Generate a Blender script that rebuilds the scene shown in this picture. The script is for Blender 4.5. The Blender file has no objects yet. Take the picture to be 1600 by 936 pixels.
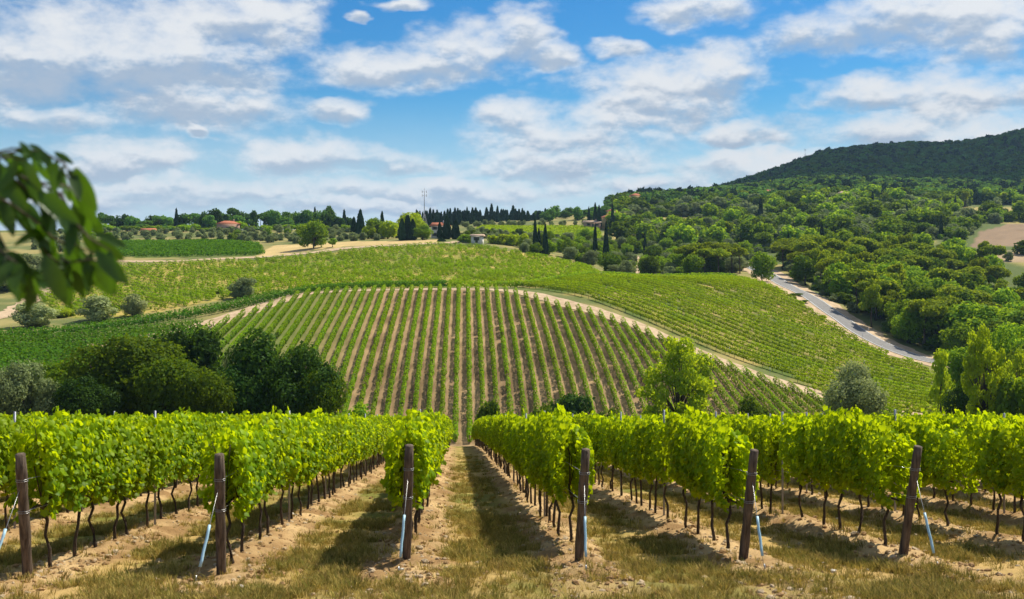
import bpy, math, random
import numpy as np
from mathutils import Vector

# ------------------------------------------------------------------ camera, sky, sun, exposure
SC = bpy.context.scene
COL = SC.collection
R = math.radians

cam_d = bpy.data.cameras.new('camera')
cam = bpy.data.objects.new('camera', cam_d)
COL.objects.link(cam)
cam.location = (0, 0, 0)
cam.rotation_euler = (R(90), 0, 0)
cam_d.sensor_width = 36.0
cam_d.lens = 36.0
cam_d.shift_y = -0.0425
cam_d.clip_start = 0.1
cam_d.clip_end = 30000
cam_d.dof.use_dof = True
cam_d.dof.focus_distance = 60.0
cam_d.dof.aperture_fstop = 3.0
SC.camera = cam

SUN_AZ, SUN_EL = 46.0, 52.0          # azimuth from +y towards +x, elevation
SKY_STRENGTH = 0.10
SUN_STRENGTH = 4.2
SC.view_settings.view_transform = 'Standard'
SC.view_settings.look = 'None'
SC.view_settings.exposure = 0.72
SC.view_settings.gamma = 1.0
SC.cycles.use_denoising = True
SC.cycles.max_bounces = 6
SC.cycles.transparent_max_bounces = 4
SC.cycles.diffuse_bounces = 3
SC.cycles.caustics_reflective = False
SC.cycles.caustics_refractive = False

sun_d = bpy.data.lights.new('sun', 'SUN')
sun_d.energy = SUN_STRENGTH
sun_d.angle = R(0.55)
sun_d.color = (1.0, 0.93, 0.79)
sun = bpy.data.objects.new('sun', sun_d)
COL.objects.link(sun)
_sd = Vector((math.sin(R(SUN_AZ)) * math.cos(R(SUN_EL)), math.cos(R(SUN_AZ)) * math.cos(R(SUN_EL)), math.sin(R(SUN_EL))))
sun.rotation_euler = _sd.to_track_quat('Z', 'Y').to_euler()
sun.location = _sd * 200


class NT:
    """small helper for wiring shader nodes"""
    def __init__(self, tree):
        self.t = tree; self.n = tree.nodes; self.l = tree.links
    def new(self, typ, **kw):
        nd = self.n.new(typ)
        for k, v in kw.items(): setattr(nd, k, v)
        return nd
    def put(self, sock, v):
        if isinstance(v, bpy.types.NodeSocket): self.l.new(v, sock)
        elif v is not None: sock.default_value = v
    def m(self, op, a, b=None, c=None, clamp=False):
        nd = self.new('ShaderNodeMath', operation=op, use_clamp=clamp)
        for s, v in zip(nd.inputs, (a, b, c)): self.put(s, v)
        return nd.outputs[0]
    def mix(self, f, a, b, blend='MIX'):
        nd = self.new('ShaderNodeMix', data_type='RGBA', blend_type=blend)
        self.put(nd.inputs[0], f)
        for i, v in ((6, a), (7, b)):
            if isinstance(v, tuple) and len(v) == 3: v = v + (1.0,)
            self.put(nd.inputs[i], v)
        return nd.outputs[2]
    def smooth(self, x, lo, hi):
        nd = self.new('ShaderNodeMapRange', interpolation_type='SMOOTHSTEP')
        self.put(nd.inputs[0], x); nd.inputs[1].default_value = lo; nd.inputs[2].default_value = hi
        return nd.outputs[0]
    def noise(self, vec, scale, detail=4, rough=0.55, dist=0.0):
        nd = self.new('ShaderNodeTexNoise')
        self.put(nd.inputs['Vector'], vec)
        nd.inputs['Scale'].default_value = scale; nd.inputs['Detail'].default_value = detail
        nd.inputs['Roughness'].default_value = rough; nd.inputs['Distortion'].default_value = dist
        return nd.outputs[0]


def build_world():
    w = bpy.data.worlds.new('World'); SC.world = w; w.use_nodes = True
    t = NT(w.node_tree); t.n.clear()
    out = t.new('ShaderNodeOutputWorld'); bg = t.new('ShaderNodeBackground')
    bg.inputs[1].default_value = SKY_STRENGTH
    sky = t.new('ShaderNodeTexSky', sky_type='NISHITA')
    sky.sun_disc = False
    sky.sun_elevation = R(SUN_EL); sky.sun_rotation = R(SUN_AZ)
    sky.air_density = 1.0; sky.dust_density = 0.6; sky.ozone_density = 2.5; sky.altitude = 300
    hs = t.new('ShaderNodeHueSaturation'); hs.inputs['Saturation'].default_value = 1.5
    hs.inputs['Value'].default_value = 0.64
    t.l.new(sky.outputs[0], hs.inputs['Color'])
    skyc = t.mix(1.0, hs.outputs[0], (0.52, 0.90, 1.0), 'MULTIPLY')
    # direction -> azimuth, elevation (in units of 1/1600 rad so that numbers stay handy)
    tc = t.new('ShaderNodeTexCoord'); sp = t.new('ShaderNodeSeparateXYZ')
    t.l.new(tc.outputs['Generated'], sp.inputs[0])
    az = t.m('ARCTAN2', sp.outputs[0], sp.outputs[1])
    el = t.m('ARCSINE', sp.outputs[2])
    A = t.m('MULTIPLY', az, 1600.0); E = t.m('MULTIPLY', el, 1600.0)
    def coord(de):
        cb = t.new('ShaderNodeCombineXYZ')
        t.put(cb.inputs[0], t.m('MULTIPLY', A, 0.01))
        t.put(cb.inputs[1], t.m('MULTIPLY', t.m('ADD', E, de), 0.0175))
        return cb.outputs[0]
    # cumulus: (u, v, half width, half height) read from the photograph, turned into az/el
    clouds = [(150, 80, 185, 78), (310, 55, 165, 80), (45, 110, 110, 55), (390, 25, 110, 55), (270, 110, 190, 60),
              (300, 165, 190, 36), (70, 182, 95, 26), (520, 177, 62, 20), (190, 248, 105, 36),
              (620, 107, 150, 36), (725, 80, 100, 48), (820, 50, 66, 48), (865, 82, 45, 25),
              (965, 80, 50, 17), (1040, 135, 170, 48), (1135, 112, 75, 48), (900, 215, 180, 48), (800, 182, 85, 32),
              (1000, 175, 170, 34), (1090, 12, 110, 28), (1280, 45, 105, 40), (1430, 22, 150, 56), (1560, 50, 90, 70),
              (1340, 145, 90, 28), (1500, 150, 150, 46), (1430, 205, 170, 42), (1570, 225, 110, 50),
              (1160, 212, 82, 22), (1200, 262, 190, 30), (480, 245, 118, 34), (610, 250, 105, 25),
              (318, 206, 20, 11), (560, 33, 15, 12), (630, 6, 45, 12), (880, 258, 190, 32), (330, 300, 260, 26), (700, 300, 210, 24), (1000, 290, 150, 22), (130, 315, 150, 20), (560, 322, 200, 14)]
    # wobble the coordinates so that no ellipse shows
    wob = t.noise(coord(0), 0.9, 3, 0.6); wob2 = t.noise(coord(700), 0.9, 3, 0.6)
    Aw = t.m('ADD', A, t.m('MULTIPLY', t.m('SUBTRACT', wob, 0.5), 130.0))
    Ew = t.m('ADD', E, t.m('MULTIPLY', t.m('SUBTRACT', wob2, 0.5), 60.0))
    fld = None; vfld = None
    for (u, v, hw, hh) in clouds:
        X, Z = (u - 800) / 1600.0, (400 - v) / 1600.0
        a0 = math.atan(X) * 1600; e0 = math.atan(Z / math.hypot(1, X)) * 1600
        dx = t.m('MULTIPLY', t.m('SUBTRACT', Aw, a0), 1.0 / hw)
        dz = t.m('MULTIPLY', t.m('SUBTRACT', Ew, e0), 1.0 / hh)
        d = t.m('SUBTRACT', 1.0, t.m('ADD', t.m('MULTIPLY', dx, dx), t.m('MULTIPLY', dz, dz)))
        fld = d if fld is None else t.m('SMOOTH_MAX', fld, d, 0.25)
        # height inside the cloud, for its darker underside
        hgt = t.m('MULTIPLY', t.m('MAXIMUM', d, 0.0), dz)
        vfld = hgt if vfld is None else t.m('ADD', vfld, hgt)
    # away from the part of the sky in the photograph the same kind of clouds go on
    gen = t.m('MULTIPLY', t.m('SUBTRACT', t.noise(tc.outputs['Generated'], 3.4, 3, 0.5), 0.50), 7.0)
    off = t.m('MAXIMUM', t.smooth(t.m('ABSOLUTE', A), 800, 1000), t.smooth(E, 430, 560))
    fld = t.m('ADD', t.m('MULTIPLY', fld, t.m('SUBTRACT', 1.0, off)), t.m('MULTIPLY', gen, off))
    fld = t.m('MAXIMUM', fld, -1.5)
    nl = t.noise(coord(0), 0.55, 2, 0.5)
    nf = t.noise(coord(0), 1.7, 11, 0.60); nfu = t.noise(coord(9), 1.7, 7, 0.58)
    n1 = t.m('ADD', t.m('MULTIPLY', nl, .5), t.m('MULTIPLY', nf, .5))
    dens = t.m('ADD', t.m('MULTIPLY', fld, 0.75), t.m('ADD', t.m('MULTIPLY', t.m('SUBTRACT', nl, 0.47), 1.5), t.m('MULTIPLY', t.m('SUBTRACT', nf, 0.49), 1.8)))
    alpha = t.smooth(dens, -0.32, 0.95)
    # brighter tops, greyer undersides, a little relief from the billows
    rel = t.m('MULTIPLY', t.m('SUBTRACT', nf, nfu), 2.4)
    lit = t.m('ADD', t.m('ADD', 0.70, rel), t.m('MULTIPLY', vfld, 1.7))
    thick = t.smooth(dens, 0.5, 1.8)
    lit = t.m('SUBTRACT', lit, t.m('MULTIPLY', thick, 0.25))
    lit = t.smooth(lit, 0.05, 1.0)
    k = 1.0 / SKY_STRENGTH
    cc = t.mix(lit, (0.26 * k, 0.31 * k, 0.38 * k), (0.52 * k, 0.525 * k, 0.53 * k))
    # thin milky veil low over the horizon
    veil = t.m('MULTIPLY', t.m('SUBTRACT', 1.0, t.smooth(E, 20, 260)), t.m('ADD', 0.35, t.m('MULTIPLY', n1, 1.0)))
    c1 = t.mix(veil, skyc, (0.44 * k, 0.49 * k, 0.55 * k))
    up = t.smooth(E, -40, 10)
    c2 = t.mix(t.m('MULTIPLY', t.m('MULTIPLY', alpha, 0.95), up), c1, cc)
    t.l.new(c2, bg.inputs[0]); t.l.new(bg.outputs[0], out.inputs[0])


build_world()

# ------------------------------------------------------------------ terrain height
rng = np.random.default_rng(7)
PX = 1600.0
_tab = rng.random((256, 256))


def vnoise(x, y):
    x = np.asarray(x, float); y = np.asarray(y, float)
    xi = np.floor(x).astype(int); yi = np.floor(y).astype(int)
    fx = x - xi; fy = y - yi
    fx = fx * fx * (3 - 2 * fx); fy = fy * fy * (3 - 2 * fy)
    a = _tab[xi & 255, yi & 255]; b = _tab[(xi + 1) & 255, yi & 255]
    c = _tab[xi & 255, (yi + 1) & 255]; d = _tab[(xi + 1) & 255, (yi + 1) & 255]
    return (a * (1 - fx) + b * fx) * (1 - fy) + (c * (1 - fx) + d * fx) * fy


def fbm(x, y, o=4):
    s = 0; a = 0.5; t = 0
    for i in range(o):
        s = s + a * vnoise(np.asarray(x) * 2 ** i + 17.3 * i, np.asarray(y) * 2 ** i + 5.1 * i); t += a; a *= 0.5
    return s / t


def pchip(xk, yk, x):
    xk = np.asarray(xk, float); yk = np.asarray(yk, float)
    h = np.diff(xk); dl = np.diff(yk) / h
    m = np.zeros_like(yk)
    for i in range(1, len(xk) - 1):
        if dl[i - 1] * dl[i] > 0:
            w1 = 2 * h[i] + h[i - 1]; w2 = h[i] + 2 * h[i - 1]
            m[i] = (w1 + w2) / (w1 / dl[i - 1] + w2 / dl[i])
    m[0] = dl[0]; m[-1] = dl[-1]
    i = np.clip(np.searchsorted(xk, x) - 1, 0, len(xk) - 2)
    t = (x - xk[i]) / h[i]
    t2 = t * t; t3 = t2 * t
    return (2 * t3 - 3 * t2 + 1) * yk[i] + (t3 - 2 * t2 + t) * h[i] * m[i] + (-2 * t3 + 3 * t2) * yk[i + 1] + (t3 - t2) * h[i] * m[i + 1]


UK = [-1600, -200, 0, 200, 400, 600, 727, 900, 1000, 1100, 1200, 1300, 1400, 1500, 1600, 1900, 3200]
ROWS = {
    125: [-20, -20, -21.5, -23, -24.5, -24.8, -24.8, -24.8, -24.8, -24.8, -24.8, -24.8, -24.8, -24.8, -24.8, -24.8, -24.8],
    150: [-18, -18, -20.5, -24, -27, -29, -29.3, -29.3, -29.3, -29.3, -29, -29, -28.5, -28.5, -28.5, -28.5, -28],
    168: [-17.5, -17.5, -19.5, -22.5, -26.5, -29.8, -30.6, -30.6, -30.6, -30.8, -30.8, -30.5, -29.5, -29, -29, -29, -28],
    190: [-16.5, -16.5, -18.5, -20.5, -23.5, -24.5, -24.5, -24.7, -25.5, -27, -28.3, -29.3, -29.3, -29.3, -29.3, -29.3, -28],
    206: [-16, -16, -17.5, -18.5, -19.8, -20.3, -20.3, -20.5, -21.8, -24, -26.3, -28, -28.8, -29.3, -29.5, -29.5, -28],
    229: [-15.5, -15.5, -16, -16, -16, -15.5, -15.5, -16.2, -18.3, -21.5, -24.2, -26.3, -27.6, -28.5, -29, -29, -28],
    247: [-14.8, -14.8, -15.3, -14.5, -13, -12.3, -12.3, -13, -15.2, -18.5, -21.8, -24.4, -26.3, -27.5, -28.3, -28.5, -28],
    263: [-14.5, -14.5, -14.8, -13.3, -10.8, -9.2, -9.0, -10.2, -12.5, -15.8, -19.3, -22.4, -25, -26.8, -27.8, -28, -28],
    285: [-14, -14, -14, -12, -9.8, -8.6, -8.4, -8.3, -9.8, -12.8, -16.2, -19.6, -23, -25.5, -27, -27.5, -27],
    320: [-12, -12, -12, -10, -7.5, -6.8, -6.5, -6.6, -7.3, -8.4, -11, -14.8, -19.3, -23.3, -25.5, -26.5, -26],
    370: [-6, -6, -6, -5, -3.8, -2.8, -2.6, -4.2, -8, -7.2, -9, -12, -14, -19, -20, -20, -20],
    430: [1, 1, 1, .5, 2, 5, 5.4, -1, -6, -5, -6, -5, -6, -8, -10, -10, -10],
    520: [7, 7, 6.5, 7, 8, 10, 10.5, 5, 2, 1, 2, 5, 5, 4, 4, 4, 4],
    650: [16, 16, 16, 16, 16.5, 17, 18, 18, 16, 15, 18, 22, 22, 20, 20, 20, 20],
    800: [18, 18, 18, 18, 18, 19, 25, 31, 36, 36, 37, 40, 40, 38, 38, 40, 40],
    1000: [15, 15, 15, 15, 15, 17, 25, 40, 52, 56, 60, 64, 62, 60, 62, 66, 70],
    1300: [5, 5, 5, 5, 5, 8, 15, 38, 58, 73, 88, 104, 105, 105, 112, 120, 130],
    1800: [-10, -10, -10, -10, -10, -6, 0, 30, 54, 98, 138, 172, 182, 187, 208, 255, 280],
    2500: [-30, -30, -30, -30, -30, -30, -30, -10, 10, 30, 60, 80, 100, 110, 120, 150, 180],
    9000: [-40] * 17,
}
YK = [-200, 0, 30, 60, 80, 95, 110] + list(ROWS)
_zn = [-2.08 + 0.1594 * 200, -2.08, -2.08 - .1594 * 30, -2.08 - .1594 * 60, -15.0, -17.7, -21.2]
_ZK = np.array([_zn + [ROWS[y][j] for y in ROWS] for j in range(len(UK))])
_YF = np.concatenate([np.arange(-200, 60, 4.0), np.exp(np.linspace(math.log(60), math.log(9000), 900))])
_UF = np.linspace(-1600, 3200, 601)
_T1 = np.array([pchip(YK, _ZK[j], _YF) for j in range(len(UK))])
_ZT = np.array([pchip(UK, _T1[:, i], _UF) for i in range(len(_YF))])      # [y, u]

ROWDIR = -0.054                         # near rows: x = c + ROWDIR * y
POSTS = [(-6.32, 13.4), (-3.94, 13.9), (-1.53, 14.8), (.95, 14.8), (3.36, 15.0), (5.85, 15.4)]
ROWC = {i + 1: p[0] - ROWDIR * p[1] for i, p in enumerate(POSTS)}
ROWY = {i + 1: p[1] for i, p in enumerate(POSTS)}
for i in range(0, -16, -1): ROWC[i] = ROWC[i + 1] - 2.43; ROWY[i] = ROWY[i + 1] - 0.4
for i in range(7, 22): ROWC[i] = ROWC[i - 1] + 2.46; ROWY[i] = ROWY[i - 1] + 0.35
_RC = np.array(sorted(ROWC.values()))


def rowdist(x, y):
    c = np.asarray(x) - ROWDIR * np.asarray(y)
    i = np.clip(np.searchsorted(_RC, c), 1, len(_RC) - 1)
    return np.minimum(np.abs(c - _RC[i - 1]), np.abs(c - _RC[i]))


def H(x, y, detail=True):
    x = np.asarray(x, float); y = np.asarray(y, float)
    u = np.clip(800 + PX * x / np.maximum(y, 12.0), -1599, 3199)
    yy = np.clip(y, -199, 8990)
    i = np.clip(np.searchsorted(_YF, yy) - 1, 0, len(_YF) - 2)
    ty = (yy - _YF[i]) / (_YF[i + 1] - _YF[i])
    fu = (u - _UF[0]) / (_UF[1] - _UF[0]); j = np.clip(fu.astype(int), 0, len(_UF) - 2); tu = fu - j
    z = (_ZT[i, j] * (1 - tu) + _ZT[i, j + 1] * tu) * (1 - ty) + (_ZT[i + 1, j] * (1 - tu) + _ZT[i + 1, j + 1] * tu) * ty
    if detail:
        near = np.clip((100 - y) / 30, 0, 1) * np.clip((y + 5) / 8, 0, 1)
        d = rowdist(x, y)
        ridge = np.exp(-(d / 0.42) ** 2) * np.clip((y - 13.5) / 3, 0, 1)
        clod = np.exp(-((d - .25) / 0.5) ** 2)
        z = z + near * (0.13 * ridge + (0.05 + 0.15 * clod) * (fbm(x * 3.4, y * 3.4, 5) - 0.5) + 0.10 * (fbm(x * .5, y * .5, 2) - .5))
        far = np.clip((y - 280) / 150, 0, 1)
        z = z + far * (1.6 * (fbm(x / 45, y / 45, 3) - 0.5)) + np.clip((y - 1000) / 600, 0, 1) * 14 * (fbm(x / 150, y / 150, 3) - .5)
    return z


def Hs(x, y): return float(H(np.array([x]), np.array([y]))[0])


def inpoly(x, y, poly):
    x = np.asarray(x); y = np.asarray(y); r = np.zeros(x.shape, bool)
    n = len(poly); j = n - 1
    for i in range(n):
        xi, yi = poly[i]; xj, yj = poly[j]
        c = ((yi > y) != (yj > y)) & (x < (xj - xi) * (y - yi) / (yj - yi + 1e-12) + xi)
        r ^= c; j = i
    return r


def P(u, y): return ((u - 800) / PX * y, y)          # plan point from bearing and distance


def UY(pts): return [P(u, y) for u, y in pts]


# ------------------------------------------------------------------ helpers
def mesh_np(name, verts, blocks, smooth=False, tint=None, col=None):
    """blocks: list of (M,k) int arrays with an optional material index"""
    me = bpy.data.meshes.new(name)
    verts = np.asarray(verts, np.float32).reshape(-1, 3)
    bl = [(b if isinstance(b, tuple) else (b, 0)) for b in blocks]
    bl = [(np.asarray(f, np.int32), mi) for f, mi in bl if len(f)]
    loops = np.concatenate([f.ravel() for f, _ in bl])
    sizes = np.concatenate([np.full(len(f), f.shape[1], np.int32) for f, _ in bl])
    mats = np.concatenate([np.full(len(f), mi, np.int32) for f, mi in bl])
    me.vertices.add(len(verts)); me.vertices.foreach_set('co', verts.ravel())
    me.loops.add(len(loops)); me.loops.foreach_set('vertex_index', loops)
    me.polygons.add(len(sizes))
    me.polygons.foreach_set('loop_start', np.concatenate([[0], np.cumsum(sizes)[:-1]]).astype(np.int32))
    me.polygons.foreach_set('material_index', mats)
    if smooth: me.polygons.foreach_set('use_smooth', np.ones(len(sizes), bool))
    me.update(calc_edges=True)
    if tint is not None:
        a = me.attributes.new('tint', 'FLOAT', 'FACE'); a.data.foreach_set('value', np.asarray(tint, np.float32))
    if col is not None:
        a = me.attributes.new('ground', 'FLOAT_COLOR', 'POINT')
        a.data.foreach_set('color', np.concatenate([col, np.ones((len(col), 1))], 1).astype(np.float32).ravel())
    return me


def link(name, me, mat=None, parent=None, **props):
    o = bpy.data.objects.new(name, me); COL.objects.link(o)
    if mat is not None and me is not None and len(me.materials) == 0:
        for mm in (mat if isinstance(mat, (list, tuple)) else [mat]): me.materials.append(mm)
    if parent: o.parent = parent
    for k, v in props.items(): o[k] = v
    return o


def empty(name, loc, rz=0, scale=(1, 1, 1), label=None, category=None, group=None):
    o = bpy.data.objects.new(name, None); COL.objects.link(o)
    o.location = loc; o.rotation_euler = (0, 0, rz); o.scale = scale; o.empty_display_size = 0.2
    if label: o['label'] = label
    if category: o['category'] = category
    if group: o['group'] = group
    return o


def tube(pts, rad, n=7, cap=True):
    pts = np.asarray(pts, float); rad = np.broadcast_to(np.asarray(rad, float), (len(pts),))
    V = []; F = []
    up = np.array([0.13, 0.27, 0.95])
    for i, p in enumerate(pts):
        t = pts[min(i + 1, len(pts) - 1)] - pts[max(i - 1, 0)]; t /= np.linalg.norm(t) + 1e-9
        a = np.cross(t, up)
        if np.linalg.norm(a) < 0.2: a = np.cross(t, np.array([1.0, 0.1, 0]))
        a /= np.linalg.norm(a); b = np.cross(t, a)
        for k in range(n):
            th = 2 * math.pi * k / n
            V.append(p + rad[i] * (math.cos(th) * a + math.sin(th) * b))
    for i in range(len(pts) - 1):
        for k in range(n):
            F.append((i * n + k, i * n + (k + 1) % n, (i + 1) * n + (k + 1) % n, (i + 1) * n + k))
    V = np.array(V); F = np.array(F)
    if cap:
        m = len(V); V = np.vstack([V, pts[0], pts[-1]])
        T = [(m, (k + 1) % n, k, k) for k in range(n)] + [(m + 1, (len(pts) - 1) * n + k, (len(pts) - 1) * n + (k + 1) % n,) * 1 + ((len(pts) - 1) * n + (k + 1) % n,) for k in range(n)]
        return V, F, np.array([t[:3] for t in T])
    return V, F, np.zeros((0, 3), int)


def join(parts):
    """parts of tube() -> verts, quads, tris"""
    V = []; Q = []; T = []; o = 0
    for v, q, t in parts:
        V.append(v); Q.append(q + o); T.append(t + o); o += len(v)
    return np.vstack(V), np.vstack(Q), np.vstack(T)


def tubes_mesh(name, parts, smooth=True):
    v, q, t = join(parts)
    return mesh_np(name, v, [q, t], smooth=smooth)


def box(x0, x1, y0, y1, z0, z1):
    v = np.array([(x, y, z) for z in (z0, z1) for y in (y0, y1) for x in (x0, x1)], float)
    q = np.array([(0, 2, 3, 1), (4, 5, 7, 6), (0, 1, 5, 4), (2, 6, 7, 3), (0, 4, 6, 2), (1, 3, 7, 5)])
    return v, q, np.zeros((0, 3), int)


def leaf_cards(p, nrm, size, aspect=1.35, fold=0.25, rg=rng):
    """diamond leaves, folded at the midrib: two triangles each"""
    n = len(p)
    nrm = nrm / (np.linalg.norm(nrm, axis=1, keepdims=True) + 1e-9)
    r = rg.normal(size=(n, 3)); t = np.cross(nrm, r); t /= np.linalg.norm(t, axis=1, keepdims=True) + 1e-9
    b = np.cross(nrm, t)
    s = np.broadcast_to(np.asarray(size, float), (n,))[:, None]
    L = t * s * aspect * 0.5; W = b * s * 0.5; N = nrm * s * fold * 0.5
    V = np.stack([p - L, p + W + N, p + L, p - W + N], 1).reshape(-1, 3)
    i = np.arange(n)[:, None] * 4
    F = np.concatenate([i + np.array([[0, 1, 2]]), i + np.array([[0, 2, 3]])], 1).reshape(-1, 3)
    return V, F


# ------------------------------------------------------------------ materials
def mat_new(name):
    m = bpy.data.materials.new(name); m.use_nodes = True
    t = NT(m.node_tree); t.n.clear()
    out = t.new('ShaderNodeOutputMaterial')
    return m, t, out


def leaf_mat(name, dark, light, trans, tf=0.4, gloss=0.05, rough=0.45, rnd=0.25):
    m, t, out = mat_new(name)
    at = t.new('ShaderNodeAttribute', attribute_name='tint')
    oi = t.new('ShaderNodeObjectInfo')
    f = at.outputs['Fac']
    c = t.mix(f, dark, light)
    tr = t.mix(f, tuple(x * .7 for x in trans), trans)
    v = t.m('ADD', 1.0 - rnd, t.m('MULTIPLY', oi.outputs['Random'], 2 * rnd))
    hs = t.new('ShaderNodeHueSaturation'); t.l.new(c, hs.inputs['Color']); t.l.new(v, hs.inputs['Value'])
    t.put(hs.inputs['Hue'], t.m('ADD', 0.49, t.m('MULTIPLY', oi.outputs['Random'], 0.02)))
    d = t.new('ShaderNodeBsdfDiffuse'); t.l.new(hs.outputs[0], d.inputs[0])
    s = t.new('ShaderNodeBsdfTranslucent'); t.l.new(t.mix(1.0, tr, v, 'MULTIPLY'), s.inputs[0])
    mx = t.new('ShaderNodeMixShader'); mx.inputs[0].default_value = tf
    t.l.new(d.outputs[0], mx.inputs[1]); t.l.new(s.outputs[0], mx.inputs[2])
    g = t.new('ShaderNodeBsdfGlossy'); g.inputs['Roughness'].default_value = rough; g.inputs[0].default_value = (.8, .85, .8, 1)
    m2 = t.new('ShaderNodeMixShader'); m2.inputs[0].default_value = gloss
    t.l.new(mx.outputs[0], m2.inputs[1]); t.l.new(g.outputs[0], m2.inputs[2])
    t.l.new(m2.outputs[0], out.inputs[0])
    return m


def solid_mat(name, c1, c2, scale=8.0, rough=0.9, bump=0.0, stretch=(1, 1, 1), detail=5, spec=0.2, metal=0.0):
    m, t, out = mat_new(name)
    tc = t.new('ShaderNodeTexCoord'); mp = t.new('ShaderNodeMapping'); mp.inputs['Scale'].default_value = stretch
    t.l.new(tc.outputs['Object'], mp.inputs[0])
    n = t.noise(mp.outputs[0], scale, detail, 0.62)
    b = t.new('ShaderNodeBsdfPrincipled')
    t.l.new(t.mix(t.smooth(n, .3, .7), c1, c2), b.inputs['Base Color'])
    b.inputs['Roughness'].default_value = rough; b.inputs['Metallic'].default_value = metal
    b.inputs['Specular IOR Level'].default_value = spec
    if bump:
        bp = t.new('ShaderNodeBump'); bp.inputs['Strength'].default_value = bump; bp.inputs['Distance'].default_value = 0.05
        t.l.new(n, bp.inputs['Height']); t.l.new(bp.outputs[0], b.inputs['Normal'])
    t.l.new(b.outputs[0], out.inputs[0])
    return m


def ground_mat():
    m, t, out = mat_new('ground')
    at = t.new('ShaderNodeAttribute', attribute_name='ground')
    tc = t.new('ShaderNodeTexCoord')
    n1 = t.noise(tc.outputs['Object'], 0.35, 6, 0.65); n2 = t.noise(tc.outputs['Object'], 9.0, 6, 0.7)
    f = t.m('ADD', 0.55, t.m('ADD', t.m('MULTIPLY', n1, 0.35), t.m('MULTIPLY', n2, 0.55)))
    c = t.mix(1.0, at.outputs['Color'], f, 'MULTIPLY')
    b = t.new('ShaderNodeBsdfPrincipled'); t.l.new(c, b.inputs['Base Color'])
    b.inputs['Roughness'].default_value = 0.95; b.inputs['Specular IOR Level'].default_value = 0.1
    bp = t.new('ShaderNodeBump'); bp.inputs['Strength'].default_value = 0.7; bp.inputs['Distance'].default_value = 0.06
    t.l.new(n2, bp.inputs['Height']); t.l.new(bp.outputs[0], b.inputs['Normal'])
    t.l.new(b.outputs[0], out.inputs[0])
    return m


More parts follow.
